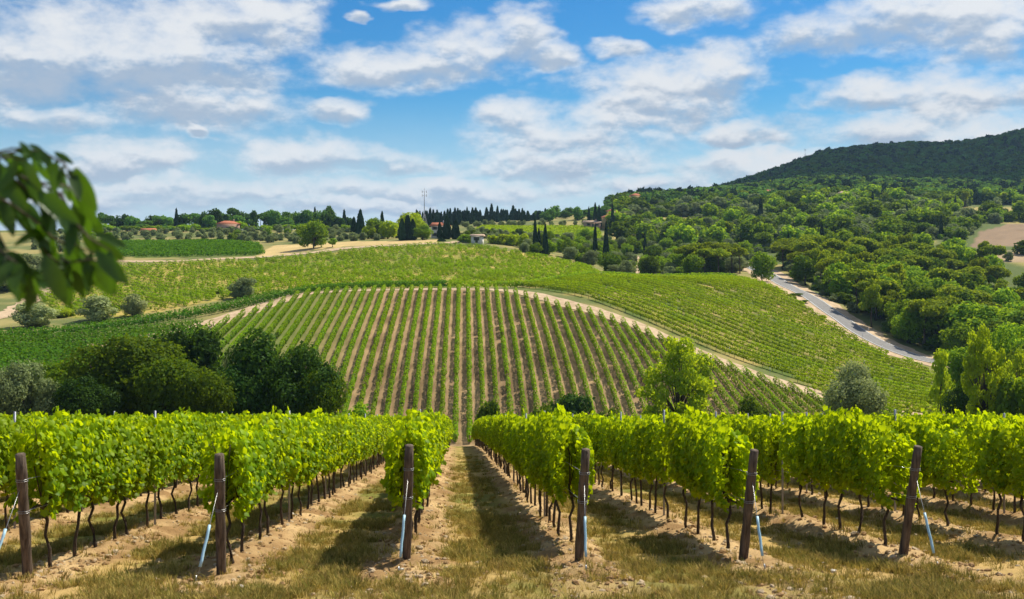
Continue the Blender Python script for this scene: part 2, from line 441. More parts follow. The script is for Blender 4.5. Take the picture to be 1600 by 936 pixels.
M = {
    'ground': ground_mat(),
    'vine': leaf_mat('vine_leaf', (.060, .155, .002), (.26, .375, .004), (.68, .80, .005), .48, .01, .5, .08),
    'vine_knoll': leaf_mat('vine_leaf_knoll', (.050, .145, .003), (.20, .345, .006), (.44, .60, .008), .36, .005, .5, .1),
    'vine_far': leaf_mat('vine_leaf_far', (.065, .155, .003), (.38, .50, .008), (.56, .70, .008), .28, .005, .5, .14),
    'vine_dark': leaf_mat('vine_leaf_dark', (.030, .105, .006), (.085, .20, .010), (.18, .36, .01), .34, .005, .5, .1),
    'oak': leaf_mat('oak_leaf', (.028, .080, .004), (.115, .185, .008), (.24, .34, .008), .36, .005, .5, .18),
    'oak_dark': leaf_mat('dark_oak_leaf', (.016, .056, .008), (.058, .120, .014), (.10, .19, .010), .30, .005, .5, .2),
    'broad': leaf_mat('broad_leaf', (.060, .155, .008), (.210, .335, .014), (.42, .58, .014), .40, .005, .5, .3),
    'light': leaf_mat('light_leaf', (.16, .28, .006), (.37, .47, .012), (.66, .77, .012), .48, .005, .5, .1),
    'olive': leaf_mat('olive_leaf', (.15, .195, .07), (.32, .37, .17), (.32, .39, .12), .36, .005, .6, .14),
    'willow': leaf_mat('willow_leaf', (.20, .25, .085), (.46, .50, .24), (.46, .52, .16), .40, .005, .6, .1),
    'pine': leaf_mat('pine_needles', (.075, .145, .008), (.240, .310, .014), (.46, .54, .014), .40, .005, .5, .22),
    'cypress': leaf_mat('cypress_leaf', (.012, .038, .014), (.030, .068, .020), (.04, .08, .015), .15, .01, .5, .2),
    'forest': leaf_mat('forest_leaf', (.045, .140, .030), (.135, .280, .046), (.22, .38, .03), .34, .005, .5, .3),
    'walnut': leaf_mat('walnut_leaf', (.016, .055, .006), (.036, .095, .008), (.11, .24, .008), .38, .03, .4, .25),
    'grass': leaf_mat('dry_grass_blade', (.13, .145, .020), (.50, .35, .10), (.40, .30, .07), .3, .005, .5, .2),
    'bark': solid_mat('bark', (.045, .033, .024), (.13, .10, .075), 14, .95, .6, (1, 1, .25)),
    'vinewood': solid_mat('vine_wood', (.035, .026, .020), (.11, .082, .060), 30, .95, .8, (1, 1, .3)),
    'post': solid_mat('post_wood', (.055, .039, .028), (.175, .128, .09), 26, .85, .6, (1, 1, .08)),
    'postmetal': solid_mat('stake_metal', (.20, .21, .26), (.32, .33, .40), 9, .5, 0, spec=.5, metal=.4),
    'tube': solid_mat('blue_sleeve', (.33, .55, .66), (.42, .63, .74), 10, .45, 0, spec=.4),
    'wire': solid_mat('steel_wire', (.28, .28, .28), (.42, .42, .42), 20, .4, 0, metal=.8),
    'stone': solid_mat('stone', (.36, .26, .15), (.56, .44, .29), 9, .9, .4),
    'clod': solid_mat('soil_clod', (.24, .135, .055), (.44, .28, .13), 9, .95, .4),
    'white_stone': solid_mat('white_stone', (.50, .45, .36), (.70, .66, .58), 12, .9, .4),
    'track': solid_mat('track_dirt', (.36, .25, .145), (.56, .42, .27), .55, .95, .4, detail=8),
    'asphalt': solid_mat('asphalt', (.165, .16, .155), (.235, .228, .22), 1.2, .9, .1, detail=8),
    'paint': solid_mat('road_paint', (.62, .62, .60), (.78, .78, .76), 3, .7),
    'plaster_ochre': solid_mat('plaster_ochre', (.46, .34, .16), (.58, .44, .22), .8, .9),
    'plaster_white': solid_mat('plaster_white', (.62, .58, .50), (.74, .70, .62), .8, .9),
    'plaster_pink': solid_mat('plaster_pink', (.42, .26, .19), (.52, .34, .25), .8, .9),
    'rooftile': solid_mat('roof_tile', (.36, .11, .055), (.55, .20, .10), 1.5, .9, .3, (1, 6, 1)),
    'roofpale': solid_mat('roof_tile_pale', (.40, .28, .19), (.52, .38, .27), 1.5, .9, .3, (1, 6, 1)),
    'pane': solid_mat('window_glass', (.02, .025, .03), (.04, .045, .05), 1, .15, spec=.6),
    'shutter': solid_mat('shutter', (.08, .10, .06), (.11, .13, .08), 4, .7),
    'mast': solid_mat('mast_steel', (.18, .19, .22), (.30, .30, .33), 1, .6, metal=.3),
    'reflector': solid_mat('marker_white', (.7, .7, .68), (.8, .8, .78), 3, .6),
    'cloud': solid_mat('cloud_white', (.80, .80, .80), (.86, .86, .86), .002, 1.0),
}

# ------------------------------------------------------------------ plan of the fields
XKNOLL = -0.046                       # knoll rows: x = xk + XKNOLL*y
TRACK = [(-75, 205), (-62, 226), (-57.6, 233), (-50, 250), (-44, 260), (-40, 268), (-25, 269.5), (0, 269.5), (12, 265), (22.3, 255), (31, 248), (41.5, 239), (55.2, 223), (67.2, 209), (78, 195), (88, 180)]
TRACK = [(a + XKNOLL * b, b) for a, b in TRACK]
C_POLY = UY([(805, 277), (915, 316), (1000, 331), (1100, 349), (1162, 362), (1190, 346), (1240, 312), (1300, 287), (1370, 262), (1440, 247), (1485, 222), (1482, 186), (1330, 184), (1303, 196), (1262, 209), (1225, 219), (1140, 229), (1050, 238), (990, 249), (930, 257), (870, 266)])
B_POLY = UY([(80, 268), (115, 246), (200, 247), (330, 261), (420, 274), (500, 284), (620, 281), (800, 283), (915, 322), (940, 350), (925, 385), (860, 405), (740, 420), (680, 424), (560, 413), (400, 396), (250, 390), (150, 387), (95, 350), (60, 310)])
D_POLY = UY([(150, 420), (415, 412), (405, 470), (330, 505), (150, 505)])
E_POLY = UY([(735, 560), (945, 560), (935, 645), (755, 645)])
A_POLY = UY([(-150, 150), (0, 150), (200, 158), (335, 196), (318, 232), (240, 228), (100, 213), (0, 205), (-150, 200)])
KN_POLY = [(-58, 150), (-58, 233), (-44, 262), (-40, 268), (0, 268), (24, 252), (42, 236), (68, 206), (85, 185), (85, 166), (-58, 160)]
KN_POLY = [(a + XKNOLL * b, b) for a, b in KN_POLY]
ROADPTS = UY([(1150, 470), (1185, 430), (1207, 392), (1235, 350), (1283, 312), (1320, 295), (1352, 281), (1400, 267), (1455, 257), (1540, 249), (1700, 240), (1900, 232)])
DRY_POLY = UY([(395, 402), (480, 418), (560, 425), (690, 432), (690, 455), (600, 452), (520, 462), (430, 468)])
TAN_POLY = UY([(1515, 520), (1640, 530), (1660, 660), (1580, 660), (1530, 600)])
TAN2_POLY = UY([(1500, 480), (1640, 470), (1640, 505), (1540, 505)])


def smooth_path(pts, step=2.0):
    pts = np.asarray(pts, float); out = []
    n = len(pts)
    for i in range(n - 1):
        p0, p1, p2, p3 = pts[max(i - 1, 0)], pts[i], pts[i + 1], pts[min(i + 2, n - 1)]
        k = max(2, int(np.linalg.norm(p2 - p1) / step))
        for a in range(k):
            t = a / k
            out.append(0.5 * ((2 * p1) + (-p0 + p2) * t + (2 * p0 - 5 * p1 + 4 * p2 - p3) * t * t + (-p0 + 3 * p1 - 3 * p2 + p3) * t ** 3))
    out.append(pts[-1])
    return np.array(out)


def ground_colour(x, y):
    n1 = fbm(x / 6, y / 6, 4); n2 = fbm(x / 30 + 9, y / 30, 4); n3 = fbm(x * 1.7, y * 1.7, 4)
    def mixc(a, b, f):
        f = np.clip(f, 0, 1)[:, None]; return np.asarray(a) * (1 - f) + np.asarray(b) * f
    S = lambda v, lo, hi: np.clip((v - lo) / (hi - lo), 0, 1)
    c = mixc((.13, .15, .045), (.30, .25, .09), S(n2 * .6 + n1 * .4, .45, .62))              # rough pasture
    far = S(y, 900, 1200)
    c = mixc(c, (.035, .050, .018), far)
    hill = S(y, 380, 430) * S(x / y * 1600 + 800, 900, 960) * (1 - far)
    c = c * (1 - hill[:, None]) + hill[:, None] * mixc((.09, .12, .028), (.40, .31, .10), S(fbm(x / 55 + 3, y / 55, 2), .58, .66) * .8)
    inB = inpoly(x, y, B_POLY); c[inB] = mixc((.16, .19, .022), (.42, .32, .085), S(n1 * .5 + n2 * .5, .42, .60))[inB]
    inC = inpoly(x, y, C_POLY); c[inC] = mixc((.09, .13, .018), (.34, .26, .08), S(n1 * .6 + n2 * .4, .44, .66))[inC]
    inA = inpoly(x, y, A_POLY); c[inA] = mixc((.05, .09, .02), (.12, .13, .04), S(n1, .4, .7))[inA]
    inE = inpoly(x, y, E_POLY); c[inE] = np.array((.16, .23, .03))
    inD = inpoly(x, y, D_POLY); c[inD] = np.array((.12, .17, .03))
    inK = inpoly(x, y, KN_POLY)
    c[inK] = mixc((.165, .108, .052), (.38, .258, .132), S(n3 * .5 + n1 * .5, .35, .65))[inK]
    left = inK & (x - XKNOLL * y < -22)
    lf = S(-(x - XKNOLL * y), 18, 40) * .75
    c[left] = (c * (1 - lf[:, None]) + lf[:, None] * np.array((.11, .17, .03)))[left]
    for poly, col in ((DRY_POLY, (.50, .37, .16)), (TAN_POLY, (.24, .165, .10)), (TAN2_POLY, (.36, .26, .15))):
        i = inpoly(x, y, poly); c[i] = (np.array(col) * (.8 + .4 * n1[:, None]))[i]
    # near vineyard: tilled stony soil along the rows, dry grass in the middle of each aisle
    d = rowdist(x, y)
    aisle = S(d + .5 * (n3 - .5) + .25 * (n1 - .5), .44, .78)
    grass = mixc((.42, .285, .10), (.17, .165, .035), S(n1 * .6 + n3 * .4, .42, .62))
    soil = mixc((.26, .155, .066), (.50, .34, .165), S(n3, .32, .68))
    nearc = soil * (1 - aisle[:, None]) + grass * aisle[:, None]
    head = S(13.8 + .2 * x - y, -.6, 1.2)
    nearc = nearc * (1 - .55 * head[:, None]) + .55 * head[:, None] * mixc((.42, .275, .11), (.24, .185, .055), S(n1, .42, .60))
    wn = (1 - S(y, 98, 125))[:, None]
    c = c * (1 - wn) + nearc * wn
    val = S(y, 100, 120) * (1 - S(y, 150, 166)) 
    c = c * (1 - val[:, None]) + val[:, None] * np.array((.10, .11, .035))
    return np.clip(c, 0.004, .9)


def build_terrain():
    ys = list(np.arange(-40, 8, 1.0)); y = 8.0
    while y < 9000:
        ys.append(y)
        y *= 1.0065 if y < 34 else (1.011 if y < 500 else 1.02)
    ys = np.array(ys)
    us = np.concatenate([np.arange(-1600, -160, 60), np.arange(-160, 1760, 6.0), np.arange(1760, 3260, 60)])
    X = ((us - 800) / PX)[None, :] * np.maximum(ys, 8.0)[:, None]
    Y = np.repeat(ys[:, None], len(us), 1)
    x = X.ravel(); yv = Y.ravel()
    z = H(x, yv)
    ny, nu = X.shape
    idx = np.arange(ny * nu).reshape(ny, nu)
    F = np.stack([idx[:-1, :-1], idx[:-1, 1:], idx[1:, 1:], idx[1:, :-1]], -1).reshape(-1, 4)
    me = mesh_np('terrain', np.stack([x, yv, z], 1), [F], smooth=True, col=ground_colour(x, yv))
    link('terrain', me, M['ground'], kind='structure')


build_terrain()


def ribbon(name, pts, width, mat, off, wob=0.0, cross=5, parent=None, step=1.5, **props):
    c = smooth_path(pts, step); t = np.gradient(c, axis=0); t /= np.linalg.norm(t, axis=1, keepdims=True)
    nrm = np.stack([t[:, 1], -t[:, 0]], 1)
    V = []
    for k in range(cross):
        f = (k / (cross - 1) - .5) * width
        w = wob * (fbm(c[:, 0] / 4 + 31 * k, c[:, 1] / 4, 3) - .5) if k in (0, cross - 1) else 0
        q = c + nrm * (f + w)[:, None] if np.ndim(w) else c + nrm * f
        V.append(np.stack([q[:, 0], q[:, 1], H(q[:, 0], q[:, 1]) + off], 1))
    V = np.stack(V, 1); n = len(c)
    idx = np.arange(n * cross).reshape(n, cross)
    F = np.stack([idx[:-1, :-1], idx[1:, :-1], idx[1:, 1:], idx[:-1, 1:]], -1).reshape(-1, 4)
    return link(name, mesh_np(name, V.reshape(-1, 3), [F], smooth=True), mat, parent, **props)


ribbon('dirt_track', TRACK, 6.5, M['track'], .10, 2.2, kind='structure')
ribbon('dirt_path', UY([(-60, 235), (0, 255), (40, 290), (72, 335), (95, 370), (160, 400), (280, 402), (400, 404), (480, 411), (560, 420), (690, 430), (720, 440)]), 6.0, M['track'], .10, 2.5, kind='structure')
ribbon('hillside_track', UY([(1000, 395), (993, 420), (998, 460), (1003, 500)]), 5.0, M['track'], .12, 2.0, kind='structure')
ribbon('road_verge', ROADPTS, 15.0, M['track'], .09, 3.0, kind='structure')
road = ribbon('road', ROADPTS, 6.6, M['asphalt'], .20, kind='structure')
for s in (-1, 1):
    cc = smooth_path(ROADPTS, 3.0); tt = np.gradient(cc, axis=0); tt /= np.linalg.norm(tt, axis=1, keepdims=True)
    ribbon('edge_line', cc + np.stack([tt[:, 1], -tt[:, 0]], 1) * s * 2.95, .22, M['paint'], .215, parent=road, cross=2, step=3)

# ------------------------------------------------------------------ ordinals for labels
def nth(i):
    w = ['first', 'second', 'third', 'fourth', 'fifth', 'sixth', 'seventh', 'eighth', 'ninth', 'tenth']
    if i < 10: return w[i]
    n = i + 1
    return f"{n}{'th' if 10 <= n % 100 <= 20 else {1: 'st', 2: 'nd', 3: 'rd'}.get(n % 10, 'th')}"


# ------------------------------------------------------------------ near vines
def vine_meshes(seed):
    rg = np.random.default_rng(seed)
    # trunk with a slight twist and two cordon arms
    zt = .78 + rg.uniform(-.05, .05)
    lean = rg.normal(0, .05, 2); k = rg.normal(0, .022, (6, 2))
    pts = [(lean[0] * i / 5 + k[i, 0] * (i > 0), lean[1] * i / 5 + k[i, 1] * (i > 0), -.12 + (zt + .12) * i / 5) for i in range(6)]
    top = np.array(pts[-1])
    parts = [tube(pts, [.036, .028, .024, .022, .023, .028], 6)]
    for s in (-1, 1):
        parts.append(tube([top, top + (0.02, s * .16, .08), top + (0, s * .45, .10)], [.026, .02, .012], 5))
    for q in range(3):
        o = rg.uniform(-.4, .4)
        parts.append(tube([top + (0, o, .09), top + (rg.normal(0, .05), o + rg.normal(0, .05), .6), top + (rg.normal(0, .12), o + rg.normal(0, .1), 1.1)], [.009, .007, .004], 4))
    trunk = tubes_mesh('vine_trunk', parts)
    # foliage curtain: shoots rise from the cordon, some hang or stick out
    n = 1350
    zz = .76 + 1.11 * rg.beta(1.2, 1.0, n)
    yy = rg.uniform(-.64, .64, n)
    lob = .8 + .5 * np.sin(yy * 5 + rg.uniform(0, 6)) * np.sin(zz * 4 + rg.uniform(0, 6))
    half = (.31 * np.clip(1.2 - np.abs(zz - 1.35) / 1.1, .4, 1)) * (.8 + .25 * lob)
    side = rg.choice([-1, 1], n)
    xx = side * half * np.sqrt(rg.uniform(.15, 1.15, n))
    p = np.stack([xx, yy, zz], 1)
    extra = []
    for q in range(7):                                   # loose shoots above and at the sides
        o = np.array([rg.normal(0, .12), rg.uniform(-.5, .5), rg.choice([1.62, 1.72, 1.1], p=[.4, .4, .2])])
        d = np.array([rg.normal(0, .25), rg.normal(0, .25), 1.0 if o[2] > 1.5 else -.4])
        if o[2] < 1.5: o[0] = rg.choice([-1, 1]) * .3
        for a in np.linspace(0.0, rg.uniform(.18, .33), 14): extra.append(o + d * a + rg.normal(0, .035, 3) * (1.2 - a))
    p = np.vstack([p, extra])
    nrm = np.stack([np.sign(p[:, 0]) * .9, rg.normal(0, .5, len(p)), .55 + rg.normal(0, .4, len(p))], 1) + rg.normal(0, .35, (len(p), 3))
    nrm /= np.linalg.norm(nrm, axis=1, keepdims=True)
    size = rg.uniform(.055, .112, len(p))
    # five-cornered leaves with a fold: tip, two shoulders, two base corners, stalk point
    m = len(p)
    dn = np.array([0, 0, -1.0]) + rg.normal(0, .45, (m, 3))
    L = dn - nrm * (dn * nrm).sum(1, keepdims=True); L /= np.linalg.norm(L, axis=1, keepdims=True)
    W = np.cross(nrm, L)
    S = size[:, None]
    shape = [(-.35, 0, 0), (-.5, .34, -.10), (.05, .56, -.16), (.62, 0, -.14), (.05, -.56, -.16), (-.5, -.34, -.10), (.02, 0, .05)]
    V = np.stack([p + S * (a * L + b * W + c * nrm) for a, b, c in shape], 1).reshape(-1, 3)
    i = np.arange(m)[:, None] * 7
    F = np.concatenate([i + np.array([[6, a, b]]) for a, b in ((0, 1), (1, 2), (2, 3), (3, 4), (4, 5), (5, 0))], 1).reshape(-1, 3)
    tint = np.clip(rg.beta(1.2, 1.2, m) * .85 + .55 * (p[:, 2] - 1.2), 0, 1)      # sunlit canopy tops put into the leaf colour, lighter with height
    fol = mesh_np('vine_foliage', V, [F], tint=np.repeat(tint, 6))
    trunk.materials.append(M['vinewood']); fol.materials.append(M['vine'])
    return trunk, fol


VINES = [vine_meshes(100 + i) for i in range(9)]
rowname = {0: 'the row left of the leftmost wooden post', 7: 'the row just right of the rightmost wooden post'}
for i, w in enumerate(['leftmost', 'second', 'third', 'fourth', 'fifth', 'rightmost']):
    rowname[i + 1] = f'the row behind the {w} wooden post' + (' from left' if 0 < i < 5 else '')
for i in range(-1, -16, -1): rowname[i] = f'the {nth(-i)} row left of the leftmost wooden post'
for i in range(8, 22): rowname[i] = f'the {nth(i - 7)} row right of the rightmost wooden post'

spots = []
for r in sorted(ROWC):
    y = ROWY[r] + .75; k = 0
    while y < 97:
        yy = y + rng.uniform(-.1, .1); x = ROWC[r] + ROWDIR * yy + rng.normal(0, .03)
        if rng.random() > .03: spots.append((r, k, x, yy))
        k += 1; y += .9
sx = np.array([s[2] for s in spots]); sy = np.array([s[3] for s in spots]); su = 800 + PX * sx / sy
sz = H(sx, sy)
inview = (su > -45) & (su < 1645)
order = [i for i in np.argsort(sy) if inview[i] and -2 <= spots[i][0] <= 9]
chosen = set(order[:290])
count = {}
for i in sorted(chosen, key=lambda i: (spots[i][0], sy[i])):
    r = spots[i][0]; n = count.get(r, 0); count[r] = n + 1
    tall = 1.0 + rng.uniform(-.05, .06)
    root = empty('grapevine', (sx[i], sy[i], sz[i]), math.atan(-ROWDIR) + (math.pi if rng.random() < .5 else 0), (1, 1, tall),
                 f'{nth(n)} leafy grapevine from the front in {rowname[r]}', 'grapevine', 'grapevines of the near vineyard rows')
    tr, fo = VINES[rng.integers(len(VINES))]
    link('trunk', tr, parent=root); link('foliage', fo, parent=root)

# collection of prototypes for the masses that nobody could count
def proto_collection(name, meshes):
    c = bpy.data.collections.new(name)
    for i, mm in enumerate(meshes):
        o = bpy.data.objects.new(f'{name}_{i:02d}', mm); c.objects.link(o)
    return c


def scatter(name, pts, rot, scl, col, **props):
    """one object of many instanced copies (geometry nodes)"""
    me = bpy.data.meshes.new(name); me.vertices.add(len(pts))
    me.vertices.foreach_set('co', np.asarray(pts, np.float32).ravel())
    a = me.attributes.new('rot', 'FLOAT_VECTOR', 'POINT'); a.data.foreach_set('vector', np.asarray(rot, np.float32).ravel())
    a = me.attributes.new('scl', 'FLOAT_VECTOR', 'POINT'); a.data.foreach_set('vector', np.asarray(scl, np.float32).ravel())
    o = link(name, me, **props)
    g = bpy.data.node_groups.new(name, 'GeometryNodeTree')
    g.interface.new_socket('Geometry', in_out='INPUT', socket_type='NodeSocketGeometry')
    g.interface.new_socket('Geometry', in_out='OUTPUT', socket_type='NodeSocketGeometry')
    gi = g.nodes.new('NodeGroupInput'); go = g.nodes.new('NodeGroupOutput')
    ip = g.nodes.new('GeometryNodeInstanceOnPoints'); ci = g.nodes.new('GeometryNodeCollectionInfo')
    ci.inputs[0].default_value = col; ci.inputs['Separate Children'].default_value = True; ci.inputs['Reset Children'].default_value = True
    ip.inputs['Pick Instance'].default_value = True
    def named(nm, typ):
        n = g.nodes.new('GeometryNodeInputNamedAttribute'); n.data_type = typ; n.inputs[0].default_value = nm; return n.outputs[0]
    g.links.new(gi.outputs[0], ip.inputs['Points']); g.links.new(ci.outputs[0], ip.inputs['Instance'])
    e2r = g.nodes.new('FunctionNodeEulerToRotation'); g.links.new(named('rot', 'FLOAT_VECTOR'), e2r.inputs[0])
    g.links.new(e2r.outputs[0], ip.inputs['Rotation']); g.links.new(named('scl', 'FLOAT_VECTOR'), ip.inputs['Scale'])
    g.links.new(ip.outputs[0], go.inputs[0])
    md = o.modifiers.new('scatter', 'NODES'); md.node_group = g
    return o


def joined(name, a, b):
    """trunk and foliage of a prototype as one mesh, for the instanced masses"""
    V = []; blocks = []; tint = []; off = 0; mats = []
    for mi, me in enumerate((a, b)):
        nv = len(me.vertices); co = np.empty(nv * 3, np.float32); me.vertices.foreach_get('co', co)
        V.append(co.reshape(-1, 3)); nl = len(me.loops); vi = np.empty(nl, np.int32); me.loops.foreach_get('vertex_index', vi)
        npg = len(me.polygons); ls = np.empty(npg, np.int32); me.polygons.foreach_get('loop_start', ls)
        lt = np.diff(np.append(ls, nl)); at = me.attributes.get('tint'); tv = np.full(npg, .5, np.float32)
        if at: at.data.foreach_get('value', tv)
        for k in sorted(set(lt)):
            s = ls[lt == k]; blocks.append((vi[s[:, None] + np.arange(k)] + off, mi)); tint.append(tv[lt == k])
        off += nv; mats.append(me.materials[0])
    me = mesh_np(name, np.vstack(V), blocks, tint=np.concatenate(tint))
    for mm in mats: me.materials.append(mm)
    return me


rest = [i for i in range(len(spots)) if i not in chosen and -250 < su[i] < 1850]
VC = proto_collection('vine_plant', [joined('vine_plant', *v) for v in VINES])
nr = len(rest)
scatter('far_grapevines', np.stack([sx[rest], sy[rest], sz[rest]], 1),
        np.stack([np.zeros(nr), np.zeros(nr), math.atan(-ROWDIR) + math.pi * rng.integers(0, 2, nr)], 1),
        np.stack([np.ones(nr), np.ones(nr), rng.uniform(.95, 1.07, nr)], 1), VC, kind='stuff',
        label='leafy grapevines further down the near rows towards the valley', category='grapevines')

# ------------------------------------------------------------------ posts, guy wires, stakes, wires, stones
POSTW = ['leftmost', 'second', 'third', 'fourth', 'fifth', 'rightmost']
for i, (px, py) in enumerate(POSTS):
    z0 = Hs(px, py); lean = (.03 + .022 * i, -.30)
    hgt = 1.66
    root = empty('end_post', (px, py, z0), 0, (1, 1, 1), ('weathered dark wooden end post leaning outward, ' + (POSTW[i] if i in (0, 5) else POSTW[i] + ' from left')), 'post', 'wooden end posts of the near rows')
    n = 8
    axis = [np.array([lean[0] * a, lean[1] * a, -.25 + (hgt + .25) * a]) for a in np.linspace(0, 1, n)]
    pm = tubes_mesh('post', [tube(axis, [.067 + .006 * math.sin(a * 2.3 + i) for a in range(n - 1)] + [.060], 12)])
    link('post', pm, M['post'], root)
    ax = lambda f: np.array([lean[0] * f, lean[1] * f, -.25 + (hgt + .25) * f])
    for f in (.82, .60):
        rings = []
        for dz in (-.012, .012):
            rings.append(tube([ax(f) + (.074 * math.cos(t), .074 * math.sin(t), dz) for t in np.linspace(0, 2 * math.pi, 13)], .004, 4, False))
        link('wire_loop', tubes_mesh('wire_loop', rings), M['wire'], root)
    # guy wire from the post to its ground anchor in front, lower part in a pale blue sleeve
    gx, gy = px + (-.10 + .05 * i), py - .98
    zg = Hs(gx, gy)
    a = np.array([px, py, z0]) + ax(.80); b = np.array([gx, gy, zg - .05])
    g = empty('guy_wire', (gx, gy, zg), 0, (1, 1, 1), 'pale blue sleeved guy wire in front of the ' + POSTW[i] + ' wooden post' + (' from left' if 0 < i < 5 else ''), 'guy wire', 'guy wires of the end posts')
    rel = lambda q: q - np.array([gx, gy, zg])
    link('wire', tubes_mesh('guy_strand', [tube([rel(b), rel(a)], .004, 5)]), M['wire'], g)
    rgp = [rel(b + (a - b) * f) + np.array([.003 * math.sin(f * 30 + i), 0, 0]) for f in np.linspace(.17, .57, 7)]
    link('sleeve', tubes_mesh('sleeve', [tube(rgp, .019, 8)]), M['tube'], g)
    link('anchor', tubes_mesh('anchor', [tube([(0, 0, -.15), (0, 0, .02), (0, .02, .07)], [.014, .014, .012], 6)]), M['wire'], g)

stake_me = tubes_mesh('stake', [tube([(0, 0, -.2), (0, 0, 2.12)], .021, 6)]); stake_me.materials.append(M['postmetal'])
for r in range(0, 9):
    y = ROWY[r] + 5.6; k = 0
    while y < 62:
        x = ROWC[r] + ROWDIR * y
        if 0 < 800 + PX * x / y < 1600:
            o = link('trellis_stake', stake_me, label=f'{nth(k)} grey stake from front in {rowname[r]}', category='stake', group='trellis stakes in the near rows')
            o.location = (x, y, Hs(x, y)); k += 1
        y += 5.4
for r in range(1, 7):
    px, py = POSTS[r - 1]; lean = (.03 + .022 * (r - 1), -.30)
    strands = []
    root = empty('trellis_wires', (px, py, Hs(px, py)), 0, (1, 1, 1), f'thin steel trellis wires strung along {rowname[r]}', 'wire', 'trellis wires of the near rows')
    for f, hz in ((.82, 1.30), (.60, .88)):
        z0 = Hs(px, py)
        pts = [np.array([lean[0] * f, lean[1] * f, -.25 + 1.91 * f])]
        for yy in np.arange(py + 3, 90, 6):
            xx = ROWC[r] + ROWDIR * yy; pts.append(np.array([xx - px, yy - py, Hs(xx, yy) + hz - z0]))
        link('wire', tubes_mesh('trellis_strand', [tube(pts, .0035, 4)]), M['wire'], root)


def stone_mesh(seed):
    rg = np.random.default_rng(seed)
    import bmesh
    bm = bmesh.new(); bmesh.ops.create_icosphere(bm, subdivisions=1, radius=.5)
    for v in bm.verts: v.co = Vector((v.co.x * 1.2, v.co.y, v.co.z * .62)) * rg.uniform(.72, 1.2)
    me = bpy.data.meshes.new('stone'); bm.to_mesh(me); bm.free(); return me


def project_ground(u, v):
    """plan point on the near slope under an image position of the photograph"""
    y = 2.08 * 1600 / (v - 655.0)
    return (u - 800) / PX * y, y


WS = [(375, 918, 11, 'on the soil right of the second post'), (457, 816, 12, 'beside the trunks of the second post row'), (1300, 893, 12, 'on the grass between the two rightmost posts'),
      (1286, 879, 7, 'uphill of the biggest white stone between rightmost posts'), (1355, 888, 6, 'left of the foot of the rightmost post'), (300, 908, 7, 'on the soil left of the second post'), (628, 894, 8, 'at the foot of the third post'), (1310, 812, 8, 'under the vines behind the rightmost post')]
for k, (u, v, s, lab) in enumerate(WS):
    x, y = project_ground(u, v); o = link('white_stone', stone_mesh(500 + k), M['white_stone'], label='pale white stone ' + lab, category='stone', group='white stones on the near soil')
    sc = s / PX * y; o.location = (x, y, Hs(x, y) + sc * .12); o.scale = (sc, sc, sc); o.rotation_euler = (0, 0, k * 1.3)

stones = [stone_mesh(40 + i) for i in range(6)]
for i, s in enumerate(stones): s.materials.append(M['stone'] if i < 2 else M['clod'])
n = 46000
yy = 11.2 * np.exp(rng.random(n) * math.log(80 / 11.2)); xx = (rng.uniform(-60, 1660, n) - 800) / PX * yy
d = rowdist(xx, yy); keep = rng.random(n) < np.where(d < .62, 1.0, .10) * np.clip(fbm(xx, yy, 2) * 1.8 - .2, .1, 1)
xx, yy = xx[keep], yy[keep]; n = len(xx)
s = .018 + .085 * rng.random(n) ** 5 + .02 * rng.random(n)
scatter('stones', np.stack([xx, yy, H(xx, yy) + s * .08], 1), np.stack([rng.normal(0, .3, n), rng.normal(0, .3, n), rng.uniform(0, 6.3, n)], 1),
        np.stack([s, s, s], 1), proto_collection('stone_piece', stones), kind='stuff', label='small stones and clods on the tilled soil', category='stones')


def tuft(seed, green):
    rg = np.random.default_rng(seed); n = 26
    a = rg.uniform(0, 6.28, n); r = rg.uniform(0, .10, n); L = rg.uniform(.05, .17, n); w = rg.uniform(.003, .006, n)
    b = np.stack([r * np.cos(a), r * np.sin(a), np.full(n, -.02)], 1)
    d = np.stack([np.cos(a) * rg.uniform(.1, .8, n), np.sin(a) * rg.uniform(.1, .8, n), np.ones(n)], 1); d /= np.linalg.norm(d, axis=1, keepdims=True)
    sd = np.stack([-np.sin(a), np.cos(a), np.zeros(n)], 1) * w[:, None]
    mid = b + d * (L * .6)[:, None]; tip = b + d * L[:, None] + np.array([0, 0, -.25]) * (L * .3)[:, None]
    tip[:, :2] += d[:, :2] * (L * .35)[:, None]
    V = np.stack([b - sd, b + sd, mid + sd * .8, mid - sd * .8, tip], 1).reshape(-1, 3)
    i = np.arange(n)[:, None] * 5
    me = mesh_np('grass_tuft', V, [i + np.array([[0, 1, 2, 3]]), i + np.array([[3, 2, 4]])], tint=np.tile(np.clip(rg.normal(.15 if green else .75, .2, n), 0, 1), 2))
    me.materials.append(M['grass']); return me


tufts = [tuft(60 + i, i < 4) for i in range(8)]
n = 95000
yy = 11.0 * np.exp(rng.random(n) * math.log(60 / 11.0)); xx = (rng.uniform(-60, 1660, n) - 800) / PX * yy
d = rowdist(xx, yy) + .5 * (fbm(xx * 1.7, yy * 1.7, 3) - .5)
head = np.clip((14.0 + .2 * xx - yy) / 1.5, 0, 1)
keep = rng.random(n) < np.maximum(np.clip((d - .45) / .25, .06, 1), head * .6) * np.clip(fbm(xx * .9, yy * .9, 2) * 3.6 - 1.25, .08, 1)
xx, yy = xx[keep], yy[keep]; n = len(xx)
s = rng.uniform(.35, 1.15, n)
scatter('dry_grass', np.stack([xx, yy, H(xx, yy)], 1), np.stack([np.zeros(n), np.zeros(n), rng.uniform(0, 6.3, n)], 1), np.stack([s, s, s], 1),
        proto_collection('grass_tuft', tufts), kind='stuff', label='dry and green grass in the aisles between near rows', category='grass')

